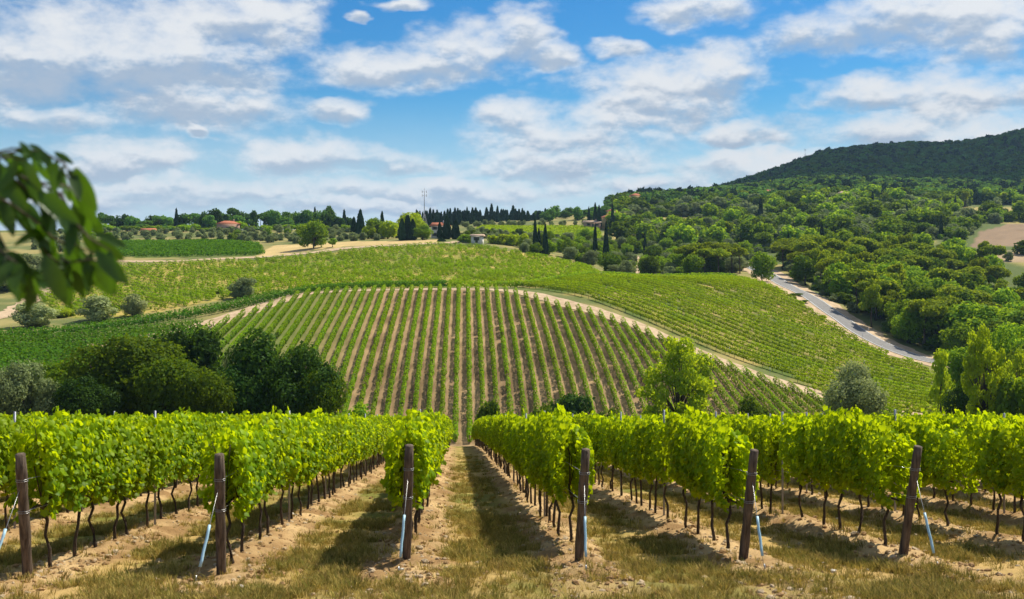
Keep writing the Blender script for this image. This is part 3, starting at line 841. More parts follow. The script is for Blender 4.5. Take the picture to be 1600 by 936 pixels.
# ------------------------------------------------------------------ vine rows of the other fields
def row_mesh(pts, per_m, leaf, width, base, top, gaps=0.0, seed=0, trunks=True):
    """one trellised row along plan points (1 m apart): leaf clumps following the ground, stems below"""
    rg = np.random.default_rng(seed)
    pts = np.asarray(pts); L = len(pts) - 1
    n = int(L * per_m)
    t = rg.uniform(0, L, n)
    if gaps > 0:
        g = vnoise(t / 1.6 + seed * 3.7, np.full(n, seed * 1.3)); t = t[g > gaps * .62]; n = len(t)
    i = np.minimum(t.astype(int), L - 1); f = t - i
    c = pts[i] * (1 - f[:, None]) + pts[i + 1] * f[:, None]
    d = pts[i + 1] - pts[i]; d /= np.linalg.norm(d, axis=1, keepdims=True) + 1e-9
    nv = np.stack([d[:, 1], -d[:, 0]], 1)
    bulge = .6 + .9 * vnoise(t / 1.1 + seed, np.full(n, .5))
    a = rg.uniform(0, 2 * math.pi, n); r = np.sqrt(rg.uniform(.35, 1, n))
    side = np.cos(a) * r * width / 2 * bulge; hz = (base + top) / 2 + np.sin(a) * r * (top - base) / 2 * (.85 + .3 * vnoise(t / 1.1 + 50 + seed, np.full(n, 2.5)))
    q = c + nv * side[:, None]
    p = np.stack([q[:, 0], q[:, 1], H(c[:, 0], c[:, 1]) + hz], 1)
    nrm = np.stack([nv[:, 0] * np.cos(a), nv[:, 1] * np.cos(a), np.sin(a) * .8 + .25], 1) + rg.normal(0, .32, (n, 3))
    V, F = leaf_cards(p, nrm, leaf * rg.uniform(.7, 1.35, n), 1.25, .2, rg)
    tint = np.repeat(np.clip(rg.beta(2, 2, n) * .8 + .1 + .40 * np.sin(a), 0, 1), 2)  # upper leaves tinted lighter to stand for lit row tops
    if not trunks: return mesh_np('vine_row', V, [F], tint=tint), None
    k = np.arange(.5, L, 1.6 if trunks == 1 else 2.4); i = k.astype(int); c = pts[i] + (pts[np.minimum(i + 1, L)] - pts[i]) * (k - i)[:, None]
    z = H(c[:, 0], c[:, 1]); w = .05
    tv = np.stack([np.stack([c[:, 0] + dx, c[:, 1] + dy, z + dz], 1) for dz in (-.1, base + .35) for dx, dy in ((-w, -w), (w, -w), (0, w))], 1).reshape(-1, 3)
    j = np.arange(len(c))[:, None] * 6
    Q = np.concatenate([j + np.array([[0, 1, 4, 3]]), j + np.array([[1, 2, 5, 4]]), j + np.array([[2, 0, 3, 5]])], 1).reshape(-1, 4)
    return mesh_np('vine_row', V, [F], tint=tint), mesh_np('vine_stems', tv, [Q])


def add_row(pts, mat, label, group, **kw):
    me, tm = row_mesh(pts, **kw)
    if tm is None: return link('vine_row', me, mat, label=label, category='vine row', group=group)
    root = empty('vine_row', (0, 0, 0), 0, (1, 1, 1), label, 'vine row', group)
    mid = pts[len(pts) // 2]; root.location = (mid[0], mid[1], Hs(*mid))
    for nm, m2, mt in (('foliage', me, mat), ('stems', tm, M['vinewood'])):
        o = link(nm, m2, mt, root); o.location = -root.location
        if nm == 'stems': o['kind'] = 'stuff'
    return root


# the striped knoll
ks = np.arange(-24, 33)
trk = np.array([(x - XKNOLL * y, y) for x, y in smooth_path(TRACK, 1.0)])
trk = trk[(trk[:, 0] > -70)]
for j, k in enumerate(ks):
    xk = 2.4 * k + .8
    a = trk[np.argsort(np.abs(trk[:, 0] - xk))[:3]][:, 1].mean() - 4.4
    if -40 < xk < 0: a = 264.5
    lo = 166.0 if xk > -30 else 158
    if xk < -35: lo = 165
    yy = np.arange(a, lo, -1.0)
    if len(yy) < 6: continue
    xx = xk + XKNOLL * yy
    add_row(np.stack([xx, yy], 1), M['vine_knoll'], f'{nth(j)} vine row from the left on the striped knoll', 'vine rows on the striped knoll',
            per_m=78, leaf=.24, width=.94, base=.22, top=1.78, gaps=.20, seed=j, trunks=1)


def field_rows(poly, d, spacing, mat, label, group, start=0.0, **kw):
    d = np.array(d) / np.hypot(*d); nv = np.array([-d[1], d[0]])
    if nv[1] < 0: nv = -nv
    pp = np.array(poly); s = pp @ nv; t = pp @ d
    rows = []
    for off in np.arange(s.min() + start + spacing / 2, s.max(), spacing):
        tt = np.arange(t.min(), t.max(), 1.0)
        q = nv * off + d * tt[:, None]
        w = (fbm(q[:, 0] / 40, q[:, 1] / 40, 2) - .5) * 1.2
        ins = inpoly(q[:, 0], q[:, 1], poly)
        if ins.sum() < 6: continue
        idx = np.where(ins)[0]; runs = np.split(idx, np.where(np.diff(idx) > 1)[0] + 1)
        run = max(runs, key=len)
        if len(run) < 6: continue
        rows.append(q[run] + nv * w[run][:, None])
    for j, q in enumerate(rows):
        add_row(q, mat, label.format(nth(j)), group, seed=int(abs(off) * 7) % 1000 + j * 13, **kw)


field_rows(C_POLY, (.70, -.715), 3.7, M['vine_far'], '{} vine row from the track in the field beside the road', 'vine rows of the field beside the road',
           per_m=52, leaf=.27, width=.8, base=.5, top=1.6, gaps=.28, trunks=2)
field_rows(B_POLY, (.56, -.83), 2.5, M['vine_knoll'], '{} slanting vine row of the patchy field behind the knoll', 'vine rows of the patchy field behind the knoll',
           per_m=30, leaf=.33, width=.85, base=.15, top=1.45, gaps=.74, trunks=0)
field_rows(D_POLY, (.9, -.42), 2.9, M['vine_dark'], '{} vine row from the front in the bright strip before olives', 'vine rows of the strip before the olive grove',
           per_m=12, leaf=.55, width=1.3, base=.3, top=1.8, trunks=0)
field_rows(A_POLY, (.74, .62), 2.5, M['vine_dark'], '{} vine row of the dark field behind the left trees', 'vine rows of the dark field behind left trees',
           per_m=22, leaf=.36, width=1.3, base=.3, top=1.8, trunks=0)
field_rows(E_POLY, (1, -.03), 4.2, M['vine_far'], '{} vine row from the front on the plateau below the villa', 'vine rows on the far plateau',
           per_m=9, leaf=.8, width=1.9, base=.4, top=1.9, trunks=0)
for j in range(3):
    q = smooth_path(UY([(-150, 203), (0, 209), (100, 217), (240, 233), (360, 247), (440, 259), (500, 270), (600, 276), (700, 278)]), 1.0)
    q = q + np.array([-.3, .95]) * 2.5 * j
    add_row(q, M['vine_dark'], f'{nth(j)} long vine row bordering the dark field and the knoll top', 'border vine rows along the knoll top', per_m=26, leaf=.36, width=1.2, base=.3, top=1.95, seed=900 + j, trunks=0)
for j in range(2):
    q = smooth_path(UY([(700, 276), (800, 276), (870, 296), (930, 319), (1010, 335), (1100, 352), (1150, 362)]), 1.0) + np.array([0, 2.4 * j])
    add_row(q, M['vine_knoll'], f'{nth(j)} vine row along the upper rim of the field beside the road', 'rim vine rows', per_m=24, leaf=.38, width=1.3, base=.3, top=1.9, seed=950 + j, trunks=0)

# ------------------------------------------------------------------ trees: prototypes in a unit box (1 wide, 1 high)
def lobes_round(rg, n, c, r, lr):
    out = []
    for _ in range(n):
        d = rg.normal(size=3); d /= np.linalg.norm(d); k = rg.uniform(.35, 1) ** .6
        out.append((np.array(c) + d * np.array(r) * k, np.array((1, 1, .85)) * rg.uniform(*lr)))
    return out


def crown_from(rg, lobes, n, size, inner=.15, tintz=.35, grain=.0):
    w = np.array([np.prod(l[1]) ** (2 / 3) for l in lobes]); w /= w.sum()
    k = rg.choice(len(lobes), n, p=w)
    C = np.array([l[0] for l in lobes])[k]; Rr = np.array([l[1] for l in lobes])[k]
    d = rg.normal(size=(n, 3)); d /= np.linalg.norm(d, axis=1, keepdims=True)
    rad = np.where(rg.random(n) < inner, rg.uniform(.3, .9, n), .80 + .32 * rg.random(n) + .45 * rg.random(n) ** 5)
    rad = rad * (.82 + .36 * vnoise(d[:, 0] * 3 + k * 1.7, d[:, 1] * 3 + d[:, 2] * 2.1 + k))
    p = C + d * Rr * rad[:, None]
    deep = np.zeros(n, bool)
    for c, r in lobes: deep |= (((p - c) / r) ** 2).sum(1) < .45
    keep = (~deep) | (rg.random(n) < .25)
    p, d, k = p[keep], d[keep], k[keep]
    p[:, 2] = np.maximum(p[:, 2], .015)
    nrm = d + rg.normal(0, .55, p.shape) + np.array([0, 0, .25])
    V, F = leaf_cards(p, nrm, size * rg.uniform(.6, 1.3, len(p)), 1.4, .3, rg)
    lt = rg.random(len(lobes))
    tint = np.clip(.25 + .5 * rg.random(len(p)) + .4 * (lt[k] - .5), 0, 1)
    return V, F, np.repeat(tint, 2)


def tree_proto(kind, seed, n, size):
    rg = np.random.default_rng(seed)
    parts = []; lobes = []
    if kind == 'oak':
        lobes = lobes_round(rg, 22, (0, 0, .55), (.34, .34, .31), (.11, .19)) + lobes_round(rg, 8, (0, 0, .26), (.33, .33, .14), (.09, .14))
        tr, th = .030, .5
    elif kind == 'broad':
        lobes = lobes_round(rg, 17, (0, 0, .58), (.33, .33, .30), (.10, .18))
        tr, th = .028, .55
    elif kind == 'light':
        lobes = lobes_round(rg, 75, (0, 0, .60), (.43, .43, .39), (.035, .075)) + [(np.array((rg.normal(0, .05), rg.normal(0, .05), .92)), np.array((.1, .1, .08)))]
        tr, th = .022, .7
    elif kind == 'slender':
        lobes = [(np.array((rg.normal(0, .20) * (1.15 - z), rg.normal(0, .20) * (1.15 - z), z)), np.array((1, 1, .5)) * rg.uniform(.06, .14)) for z in np.linspace(.22, .97, 34)]
        tr, th = .030, .9
    elif kind == 'bush':
        lobes = lobes_round(rg, 20, (0, 0, .47), (.34, .34, .38), (.10, .18)) + lobes_round(rg, 7, (0, 0, .15), (.34, .34, .08), (.10, .14))
        tr, th = .03, .35
    elif kind == 'pine':
        for _ in range(15):
            a = rg.uniform(0, 6.28); r = .36 * math.sqrt(rg.random())
            lobes.append((np.array((r * math.cos(a), r * math.sin(a), .86 - .35 * r * r / .13 * .3 + rg.normal(0, .03))), np.array((.14, .14, .065)) * rg.uniform(.75, 1.2)))
        tr, th = .022, .83
    elif kind == 'tallpine':
        lobes = [(np.array((rg.normal(0, .17), rg.normal(0, .17), z)), np.array((.17, .17, .075)) * rg.uniform(.7, 1.2)) for z in np.linspace(.5, .92, 14)]
        tr, th = .026, .88
    elif kind == 'cypress':
        m = n; z = rg.beta(1.1, 1.25, m); a = rg.uniform(0, 6.28, m)
        prof = .5 * np.minimum(1, (z / .12)) ** .5 * np.clip(1.02 - z, 0, 1) ** .55 * (.8 + .4 * vnoise(a * 2 + seed, z * 9))
        r = prof * np.sqrt(rg.uniform(.5, 1.1, m))
        p = np.stack([r * np.cos(a), r * np.sin(a), .02 + .97 * z], 1)
        V, F = leaf_cards(p, np.stack([np.cos(a), np.sin(a), np.full(m, .15)], 1) + rg.normal(0, .4, (m, 3)), size * rg.uniform(.6, 1.3, m), 1.6, .2, rg)
        V2 = V.copy()
        fol = mesh_np('crown', V2, [F], tint=np.repeat(rg.random(m), 2))
        return tubes_mesh('trunk', [tube([(0, 0, -.03), (0, 0, .5)], [.06, .03], 6)]), fol
    if kind != 'cypress':
        cx = rg.normal(0, .015, (5, 2))
        ax = [(cx[i, 0] * (i > 0), cx[i, 1] * (i > 0), -.03 + (th + .03) * i / 4) for i in range(5)]
        parts.append(tube(ax, [tr * 1.25, tr, tr * .85, tr * .65, tr * .35], 8))
        for l in lobes[::2]:
            s = np.array(ax[2 if kind not in ('pine', 'tallpine') else 3]) * (1 - .0); e = l[0]
            parts.append(tube([s, (s + e) / 2 + (0, 0, .02), e], [tr * .45, tr * .3, tr * .12], 5))
        V, F, tint = crown_from(rg, lobes, n, size)
        fz = 1 / np.percentile(V[:, 2], 99.7); fr = .5 / np.percentile(np.hypot(V[:, 0], V[:, 1]), 96)
        k3 = np.array((fr, fr, fz))
        return tubes_mesh('trunk', [(v * k3, q, t) for v, q, t in parts]), mesh_np('crown', V * k3, [F], tint=tint)


PROTO = {}


def proto(kind, mat, lod, var):
    key = (kind, mat, lod, var)
    if key not in PROTO:
        n, size = {'hi': (24000, .025), 'mid': (5600, .047), 'low': (1200, .095), 'tiny': (340, .165)}[lod]
        if kind == 'cypress': n, size = int(n * .5), size * 2.2
        if kind in ('light', 'slender'): n, size = int(n * .42), size * .95
        if kind in ('pine', 'tallpine'): n = int(n * .8)
        tr, cr = tree_proto(kind, hash_(key), n, size)
        tr.materials.append(M['bark']); cr.materials.append(M[mat]); PROTO[key] = (tr, cr)
    return PROTO[key]


def hash_(key): return sum((i + 1) * ord(c) for i, c in enumerate(str(key))) % 100000


TREES = []      # (kind, mat, lod, x, y, w, h, phrase, zone, group, category)
NVAR = {'hi': 3, 'mid': 4, 'low': 4, 'tiny': 3}


def tree(kind, mat, u, vtop, y, wpx, phrase, zone, lod='mid', cat='tree', group=None, hgt=None):
    x = (u - 800) / PX * y; z0 = Hs(x, y)
    h = hgt if hgt else (400 - vtop) / PX * y - z0
    TREES.append((kind, mat, lod, x, y, wpx / PX * y, max(h, .8), phrase, zone, group or 'trees of ' + zone, cat))


ZL = 'the left clump behind near vines'
for u, vt, y, w, m in ((88, 568, 128, 115, 'oak'), (192, 527, 124, 160, 'oak'), (430, 520, 124, 140, 'oak_dark'), (322, 578, 118, 95, 'oak'), (497, 584, 118, 80, 'oak'), (130, 590, 116, 90, 'oak_dark'), (258, 562, 120, 110, 'oak'), (372, 572, 121, 100, 'oak_dark'), (466, 548, 119, 115, 'oak_dark')):
    tree('oak', m, u, vt, y, w, 'dense olive green oak' if m == 'oak' else 'dense blackish green oak', ZL, 'hi')
tree('bush', 'oak_dark', 292, 517, 140, 125, 'tall blackish green holm oak', ZL, 'hi')
tree('bush', 'willow', 357, 545, 150, 60, 'whitish silver leaved tree', ZL, 'hi')
tree('bush', 'olive', 45, 566, 122, 85, 'grey green olive', 'the left edge by the clump', 'hi')
tree('bush', 'olive', -5, 575, 120, 70, 'grey green olive', 'the left edge by the clump', 'hi')
ZF = 'the foot of the striped knoll'
for u, vt, y, w, m in ((563, 632, 148, 65, 'broad'), (765, 626, 160, 42, 'oak'), (893, 617, 160, 82, 'oak_dark'), (846, 632, 158, 34, 'oak'), (1178, 618, 168, 48, 'oak'), (950, 640, 150, 40, 'oak')):
    tree('bush', m, u, vt, y, w, 'low dark green shrub', ZF, 'mid', 'shrub')
ZR = 'the valley behind the right vines'
tree('light', 'light', 1060, 528, 150, 118, 'bright yellow green young tree', ZR, 'hi')
tree('bush', 'willow', 1332, 568, 162, 100, 'round silver grey willow bush', ZR, 'hi')
tree('slender', 'light', 1470, 545, 168, 52, 'thin pale green young poplar', ZR, 'mid')
tree('light', 'light', 1540, 512, 146, 78, 'tall yellow green poplar', ZR, 'hi')
tree('bush', 'oak_dark', 1520, 588, 156, 72, 'blackish green shrub beside the poplar', ZR, 'hi', 'shrub')
tree('oak', 'oak', 1562, 556, 172, 74, 'dark green oak right of the poplar', ZR, 'hi')
tree('light', 'light', 1592, 545, 165, 60, 'pale green young tree at the right edge', ZR, 'mid')
tree('oak', 'broad', 1590, 508, 196, 100, 'tall full green tree at the right edge', ZR, 'hi')
tree('oak', 'broad', 1512, 538, 200, 64, 'full green tree left of the poplar', ZR, 'hi')
tree('oak', 'oak', 1640, 520, 180, 110, 'tall dark green tree beyond the right edge', ZR, 'hi')
tree('bush', 'broad', 1598, 590, 142, 70, 'light green shrub at the right edge', ZR, 'mid', 'shrub')
ZB = 'the border below the patchy field'
for u, vt, y, w, m, ph in ((52, 472, 229, 62, 'willow', 'silver grey olive'), (150, 462, 240, 60, 'willow', 'silver grey olive'), (207, 460, 246, 38, 'willow', 'greyish brown bush'), (180, 476, 262, 22, 'oak', 'small dark shrub'), (380, 434, 266, 42, 'olive', 'lone grey green tree'), (342, 466, 284, 16, 'oak', 'small dark shrub'),
                            (8, 428, 330, 70, 'olive', 'grey olive'), (20, 395, 350, 70, 'olive', 'grey olive'), (60, 400, 375, 50, 'olive', 'grey olive'), (485, 452, 276, 26, 'oak', 'small dark shrub'), (95, 482, 250, 40, 'light', 'pale straw green bush')):
    tree('bush', m, u, vt, y, w, ph, ZB, 'mid', 'tree' if 'shrub' not in ph else 'shrub')
ZM = 'the crest below the lattice mast'
tree('oak', 'broad', 490, 345, 428, 46, 'lone round leafy tree on dry grass', ZM, 'mid')
tree('broad', 'broad', 520, 372, 425, 14, 'small leafy tree', ZM, 'low')
for u, vt, y, w in ((563, 329, 500, 17), (553, 340, 505, 13), (597, 331, 540, 10), (628, 342, 455, 14), (637, 337, 458, 17), (645, 343, 455, 15), (687, 347, 470, 9), (698, 338, 462, 16), (712, 345, 458, 16), (690, 372, 440, 14)):
    tree('cypress', 'cypress', u, vt, y, w, 'dark cypress', ZM, 'mid')
for u, vt, y, w, m in ((590, 341, 490, 36, 'broad'), (606, 345, 480, 28, 'light'), (640, 332, 520, 34, 'light'), (660, 351, 455, 28, 'broad'), (650, 340, 500, 30, 'light'), (575, 352, 485, 22, 'light')):
    tree('oak', m, u, vt, y, w * 1.1, 'bright green broadleaf tree', ZM, 'mid')
tree('bush', 'broad', 728, 366, 436, 26, 'round green shrub beside the white hut', ZM, 'low', 'shrub')
for k in range(9):
    tree('bush', 'light', 768 + k * 7 + rng.normal(0, 2), 366 + rng.normal(0, 1.5), 436 + rng.uniform(0, 12), 17, 'bright green reed bush', 'the thicket right of the white hut', 'low', 'shrub')
for u, vt, y, w in ((836, 340, 425, 8), (852, 351, 415, 10), (842, 358, 418, 9), (947, 349, 430, 11), (930, 352, 436, 9), (957, 320, 640, 8), (930, 318, 650, 8), (936, 322, 640, 9), (920, 324, 660, 6)):
    tree('cypress', 'cypress', u, vt, y, w, 'dark cypress', 'the slope below the villa', 'mid')
# pines and the round tree by the road bend
for k, (u, vt, y, w) in enumerate(((1075, 384, 392, 44), (1092, 380, 402, 42), (1110, 378, 396, 46), (1128, 379, 404, 42), (1143, 381, 396, 42), (1100, 388, 385, 40), (1156, 388, 400, 34), (1122, 388, 386, 40))):
    tree('pine', 'pine', u, vt, y, w, 'tall umbrella pine', 'the crest of the road field', 'mid')
tree('oak', 'broad', 1191, 394, 366, 40, 'round bright green tree', 'the road bend', 'mid')
for u, vt, y, w in ((1244, 459, 322, 20), (1238, 466, 318, 14), (1254, 472, 310, 18), (1372, 548, 257, 9), (1284, 492, 293, 14)):
    tree('bush', 'oak', u, vt, y, w, 'low brownish shrub', 'the verge of the road', 'low', 'shrub')


def fill(n, poly, mind, kinds, zone, lod, hr, seed, avoid=None):
    rg = np.random.default_rng(seed); pp = np.array(poly); got = []
    x0, y0 = pp.min(0); x1, y1 = pp.max(0)
    rd = smooth_path(ROADPTS, 4)
    for _ in range(n * 40):
        if len(got) >= n: break
        x, y = rg.uniform(x0, x1), rg.uniform(y0, y1)
        if not inpoly(np.array([x]), np.array([y]), poly)[0]: continue
        if got and np.min(np.hypot(*(np.array(got) - (x, y)).T)) < mind: continue
        if np.min(np.hypot(rd[:, 0] - x, rd[:, 1] - y)) < 7.2: continue
        if avoid and avoid(x, y): continue
        got.append((x, y))
    w = np.array([k[2] for k in kinds], float); w /= w.sum()
    for x, y in got:
        kind, mat, _, asp, ph = kinds[rg.choice(len(kinds), p=w)]
        h = rg.uniform(*hr) * (1.25 if kind == 'cypress' else .8 if mat == 'olive' else 1)
        TREES.append((kind, mat, lod, x, y, h * asp * rg.uniform(.85, 1.15), h, ph, zone, 'trees of ' + zone, 'tree'))


WOOD = UY([(1205, 400), (1240, 362), (1300, 318), (1345, 300), (1400, 284), (1455, 272), (1530, 262), (1680, 255), (1680, 420), (1560, 440), (1400, 450), (1260, 455), (1225, 440)])
fill(125, WOOD, 5.6, [('pine', 'pine', 5, .95, 'umbrella pine'), ('tallpine', 'pine', 2.5, .6, 'tall pine'), ('oak', 'broad', 3, .95, 'round broadleaf tree'), ('broad', 'oak', 1.5, .9, 'dark broadleaf tree')],
     'the wood right of the road', 'mid', (9.5, 14.5), 11)
fill(26, UY([(1420, 278), (1470, 262), (1680, 245), (1680, 300), (1500, 300)]), 5.5, [('oak', 'broad', 5, 1.0, 'bushy green tree'), ('oak', 'oak', 2, 1.0, 'bushy dark green tree')], 'the thicket by the road end', 'mid', (9.5, 14), 12)
SLOPE = UY([(820, 405), (880, 416), (940, 392), (960, 355), (1040, 358), (1110, 385), (1185, 420), (1185, 520), (1100, 560), (980, 560), (880, 540), (815, 470)])
fill(120, SLOPE, 6.0, [('oak', 'broad', 4, 1.05, 'round broadleaf tree'), ('bush', 'olive', 3.5, 1.15, 'grey green olive tree'), ('oak', 'oak', 2.5, 1.05, 'dark oak'), ('cypress', 'cypress', .5, .2, 'narrow dark cypress')],
     'the mixed slope below the villa', 'mid', (4.5, 8.5), 13, avoid=lambda x, y: abs(800 + PX * x / y - 997) < 9 and y < 500)
MID = UY([(950, 560), (1190, 520), (1230, 470), (1400, 465), (1500, 520), (1530, 660), (1650, 660), (1650, 900), (960, 840)])
fill(240, MID, 10.5, [('oak', 'broad', 5, 1.15, 'round broadleaf tree'), ('oak', 'oak', 2.2, 1.15, 'dark round oak'), ('bush', 'olive', 3.2, 1.2, 'grey green olive tree'), ('cypress', 'cypress', .8, .22, 'narrow dark cypress'), ('tallpine', 'pine', 1, .6, 'tall dark pine')],
     'the hillside above the road', 'low', (7, 14), 14, avoid=lambda x, y: fbm(np.array([x / 55 + 3]), np.array([y / 55]), 2)[0] > .64)
fill(8, TAN2_POLY, 9, [('bush', 'oak', 1, 1.0, 'round dark tree'), ('bush', 'olive', 1, 1.1, 'olive tree')], 'the brown field at right', 'low', (4, 8), 15)
OLIV = UY([(120, 505), (330, 512), (405, 472), (440, 470), (520, 466), (600, 456), (625, 470), (620, 600), (300, 610), (60, 600), (40, 470), (100, 430)])
fill(170, OLIV, 7.0, [('bush', 'olive', 9, 1.15, 'grey green olive tree'), ('bush', 'broad', 1, 1.1, 'small green tree')], 'the left olive grove', 'low', (3.6, 5.0), 16)
fill(60, UY([(720, 445), (760, 455), (830, 500), (950, 520), (950, 560), (735, 560)]), 7, [('bush', 'olive', 6, 1.15, 'grey green olive tree'), ('bush', 'oak', 2, 1.1, 'dark shrub')], 'the slope above the white hut', 'low', (3.2, 4.8), 17)
fill(40, UY([(720, 650), (960, 650), (960, 690), (720, 690)]), 7, [('bush', 'olive', 1, 1.1, 'grey olive tree')], 'the line before the cypress wood', 'low', (3.5, 5.0), 18)
# skyline
rg = np.random.default_rng(21)
ZS = 'the skyline at left'
for k, u in enumerate(np.arange(112, 545, 7.2)):
    y = rg.uniform(640, 700); kind, mat, ww = [('tallpine', 'forest', 15), ('oak', 'forest', 19), ('cypress', 'cypress', 6), ('pine', 'forest', 20), ('oak', 'oak_dark', 20)][rg.choice(5, p=[.24, .3, .12, .14, .2])]
    vt = 338 + rg.normal(0, 5) - (6 if 330 < u < 540 else 0) - (5 if kind == 'cypress' else 0)
    tree(kind, mat, u + rg.normal(0, 2), vt, y, ww * rg.uniform(.9, 1.4), {'tallpine': 'dark pine', 'oak': 'dark round tree', 'cypress': 'dark cypress', 'pine': 'umbrella pine'}[kind], ZS, 'low')
for k, u in enumerate(np.arange(112, 660, 12)):
    tree('oak', 'broad' if k % 3 else 'forest', u + rg.normal(0, 3), 352 + rg.normal(0, 2.5), rg.uniform(615, 640), 22, 'low leafy tree', 'the foot of left skyline', 'low')
for k, u in enumerate(np.arange(650, 862, 3.6)):
    vt = 331 + rg.normal(0, 3.5) - 4 * math.sin((u - 650) / 60) + max(0, (u - 800)) * .03
    tree('cypress', 'cypress', u + rg.normal(0, 1), vt, rg.uniform(715, 800), 7.5 * rg.uniform(.8, 1.3), 'blackish cypress', 'the cypress wood on the skyline', 'low')
for k, u in enumerate(np.arange(845, 960, 6)):
    tree('oak', 'forest', u + rg.normal(0, 2), 329 - (u - 845) * .06 + rg.normal(0, 3), rg.uniform(720, 790), 17, 'dark blue green tree', 'the skyline left of the villa', 'low')
for k, u in enumerate(np.arange(952, 1110, 6)):
    vt = 314 - (u - 952) * .06 + rg.normal(0, 4)
    kd = 'cypress' if rg.random() < .15 else 'oak'
    tree(kd, 'cypress' if kd == 'cypress' else 'forest', u + rg.normal(0, 2), vt, rg.uniform(830, 930), 8 if kd == 'cypress' else 20, 'dark cypress' if kd == 'cypress' else 'dark tall tree', 'the ridge above the villa', 'low')

groups = {}
for tr in TREES: groups.setdefault((tr[7], tr[8]), []).append(tr)
for (ph, zone), lst in groups.items():
    lst.sort(key=lambda t: t[3] / t[4])
    for j, (kind, mat, lod, x, y, w, h, _, _, grp, cat) in enumerate(lst):
        trm, crm = proto(kind, mat, lod, int(rng.integers(NVAR[lod])))
        lab = f'{ph} at {zone}' if len(lst) == 1 else f'{ph}, {nth(j)} from left at {zone}'
        nm = {'cypress': 'cypress_tree', 'pine': 'umbrella_pine', 'tallpine': 'pine_tree', 'slender': 'poplar_tree', 'oak': 'oak_tree' if mat in ('oak', 'oak_dark') else 'broadleaf_tree' if mat in ('broad', 'light') else 'hill_tree', 'broad': 'leafy_tree', 'light': 'young_tree', 'bush': 'olive_tree' if mat in ('olive', 'willow') else 'shrub'}[kind]
        root = empty(nm, (x, y, Hs(x, y) - .05), rng.uniform(0, 6.28), (w, w, h), lab, cat, grp)
        link('trunk', trm, parent=root); link('crown', crm, parent=root)

# far forest on the mountain: one mass
n = 15000
uu = rng.uniform(950, 1760, n); yy = np.exp(rng.uniform(math.log(840), math.log(2050), n)); xx = (uu - 800) / PX * yy
keep = (yy > 840 + np.clip((1000 - uu) * 3, 0, 900)) & (fbm(xx / 60, yy / 60, 3) > .30)
xx, yy = xx[keep], yy[keep]; n = len(xx)
FC = proto_collection('forest_tree', [joined('forest_tree', *proto(k, m, 'tiny', v)) for k, m in (('oak', 'forest'), ('oak', 'oak_dark'), ('broad', 'forest'), ('tallpine', 'forest'), ('oak', 'oak')) for v in range(2)] + [joined('forest_tree', *proto('cypress', 'cypress', 'tiny', 0))])
hh = rng.uniform(6.5, 12, n); ww = hh * rng.uniform(.8, 1.2, n)
scatter('forest', np.stack([xx, yy, H(xx, yy) - .2], 1), np.stack([np.zeros(n), np.zeros(n), rng.uniform(0, 6.3, n)], 1), np.stack([ww, ww, hh], 1), FC, kind='stuff',
        label='dark forest covering the mountain at right', category='forest')
# scrub filling the gaps of the wooded slopes
polyS = [(MID, 2600), (WOOD, 700), (SLOPE, 380)]
pts = []
for poly, m in polyS:
    pp = np.array(poly); q = np.stack([rng.uniform(pp[:, 0].min(), pp[:, 0].max(), m * 3), rng.uniform(pp[:, 1].min(), pp[:, 1].max(), m * 3)], 1)
    q = q[inpoly(q[:, 0], q[:, 1], poly)][:m]
    rd = smooth_path(ROADPTS, 4); dmin = np.min(np.hypot(q[:, 0][:, None] - rd[:, 0], q[:, 1][:, None] - rd[:, 1]), 1)
    uq = 800 + PX * q[:, 0] / q[:, 1]
    pts.append(q[(dmin > 8) & ~((np.abs(uq - 997) < 9) & (q[:, 1] < 500))])
q = np.vstack(pts); n = len(q)
q = q[(fbm(q[:, 0] / 22, q[:, 1] / 22, 2) > .36) & ((fbm(q[:, 0] / 55 + 3, q[:, 1] / 55, 2) < .62) | (q[:, 1] < 480))]; n = len(q)
SCB = proto_collection('scrub_bush', [joined('scrub_bush', *proto('bush', m, 'low', v)) for m in ('broad', 'oak', 'olive') for v in range(2)])
hh = rng.uniform(1.6, 3.6, n) * np.where(q[:, 1] > 560, 2.0, 1.0)
scatter('undergrowth', np.stack([q[:, 0], q[:, 1], H(q[:, 0], q[:, 1]) - .1], 1), np.stack([np.zeros(n), np.zeros(n), rng.uniform(0, 6.3, n)], 1), np.stack([hh * 1.3, hh * 1.3, hh], 1), SCB,
        kind='stuff', label='green undergrowth between the trees of the slopes', category='undergrowth')

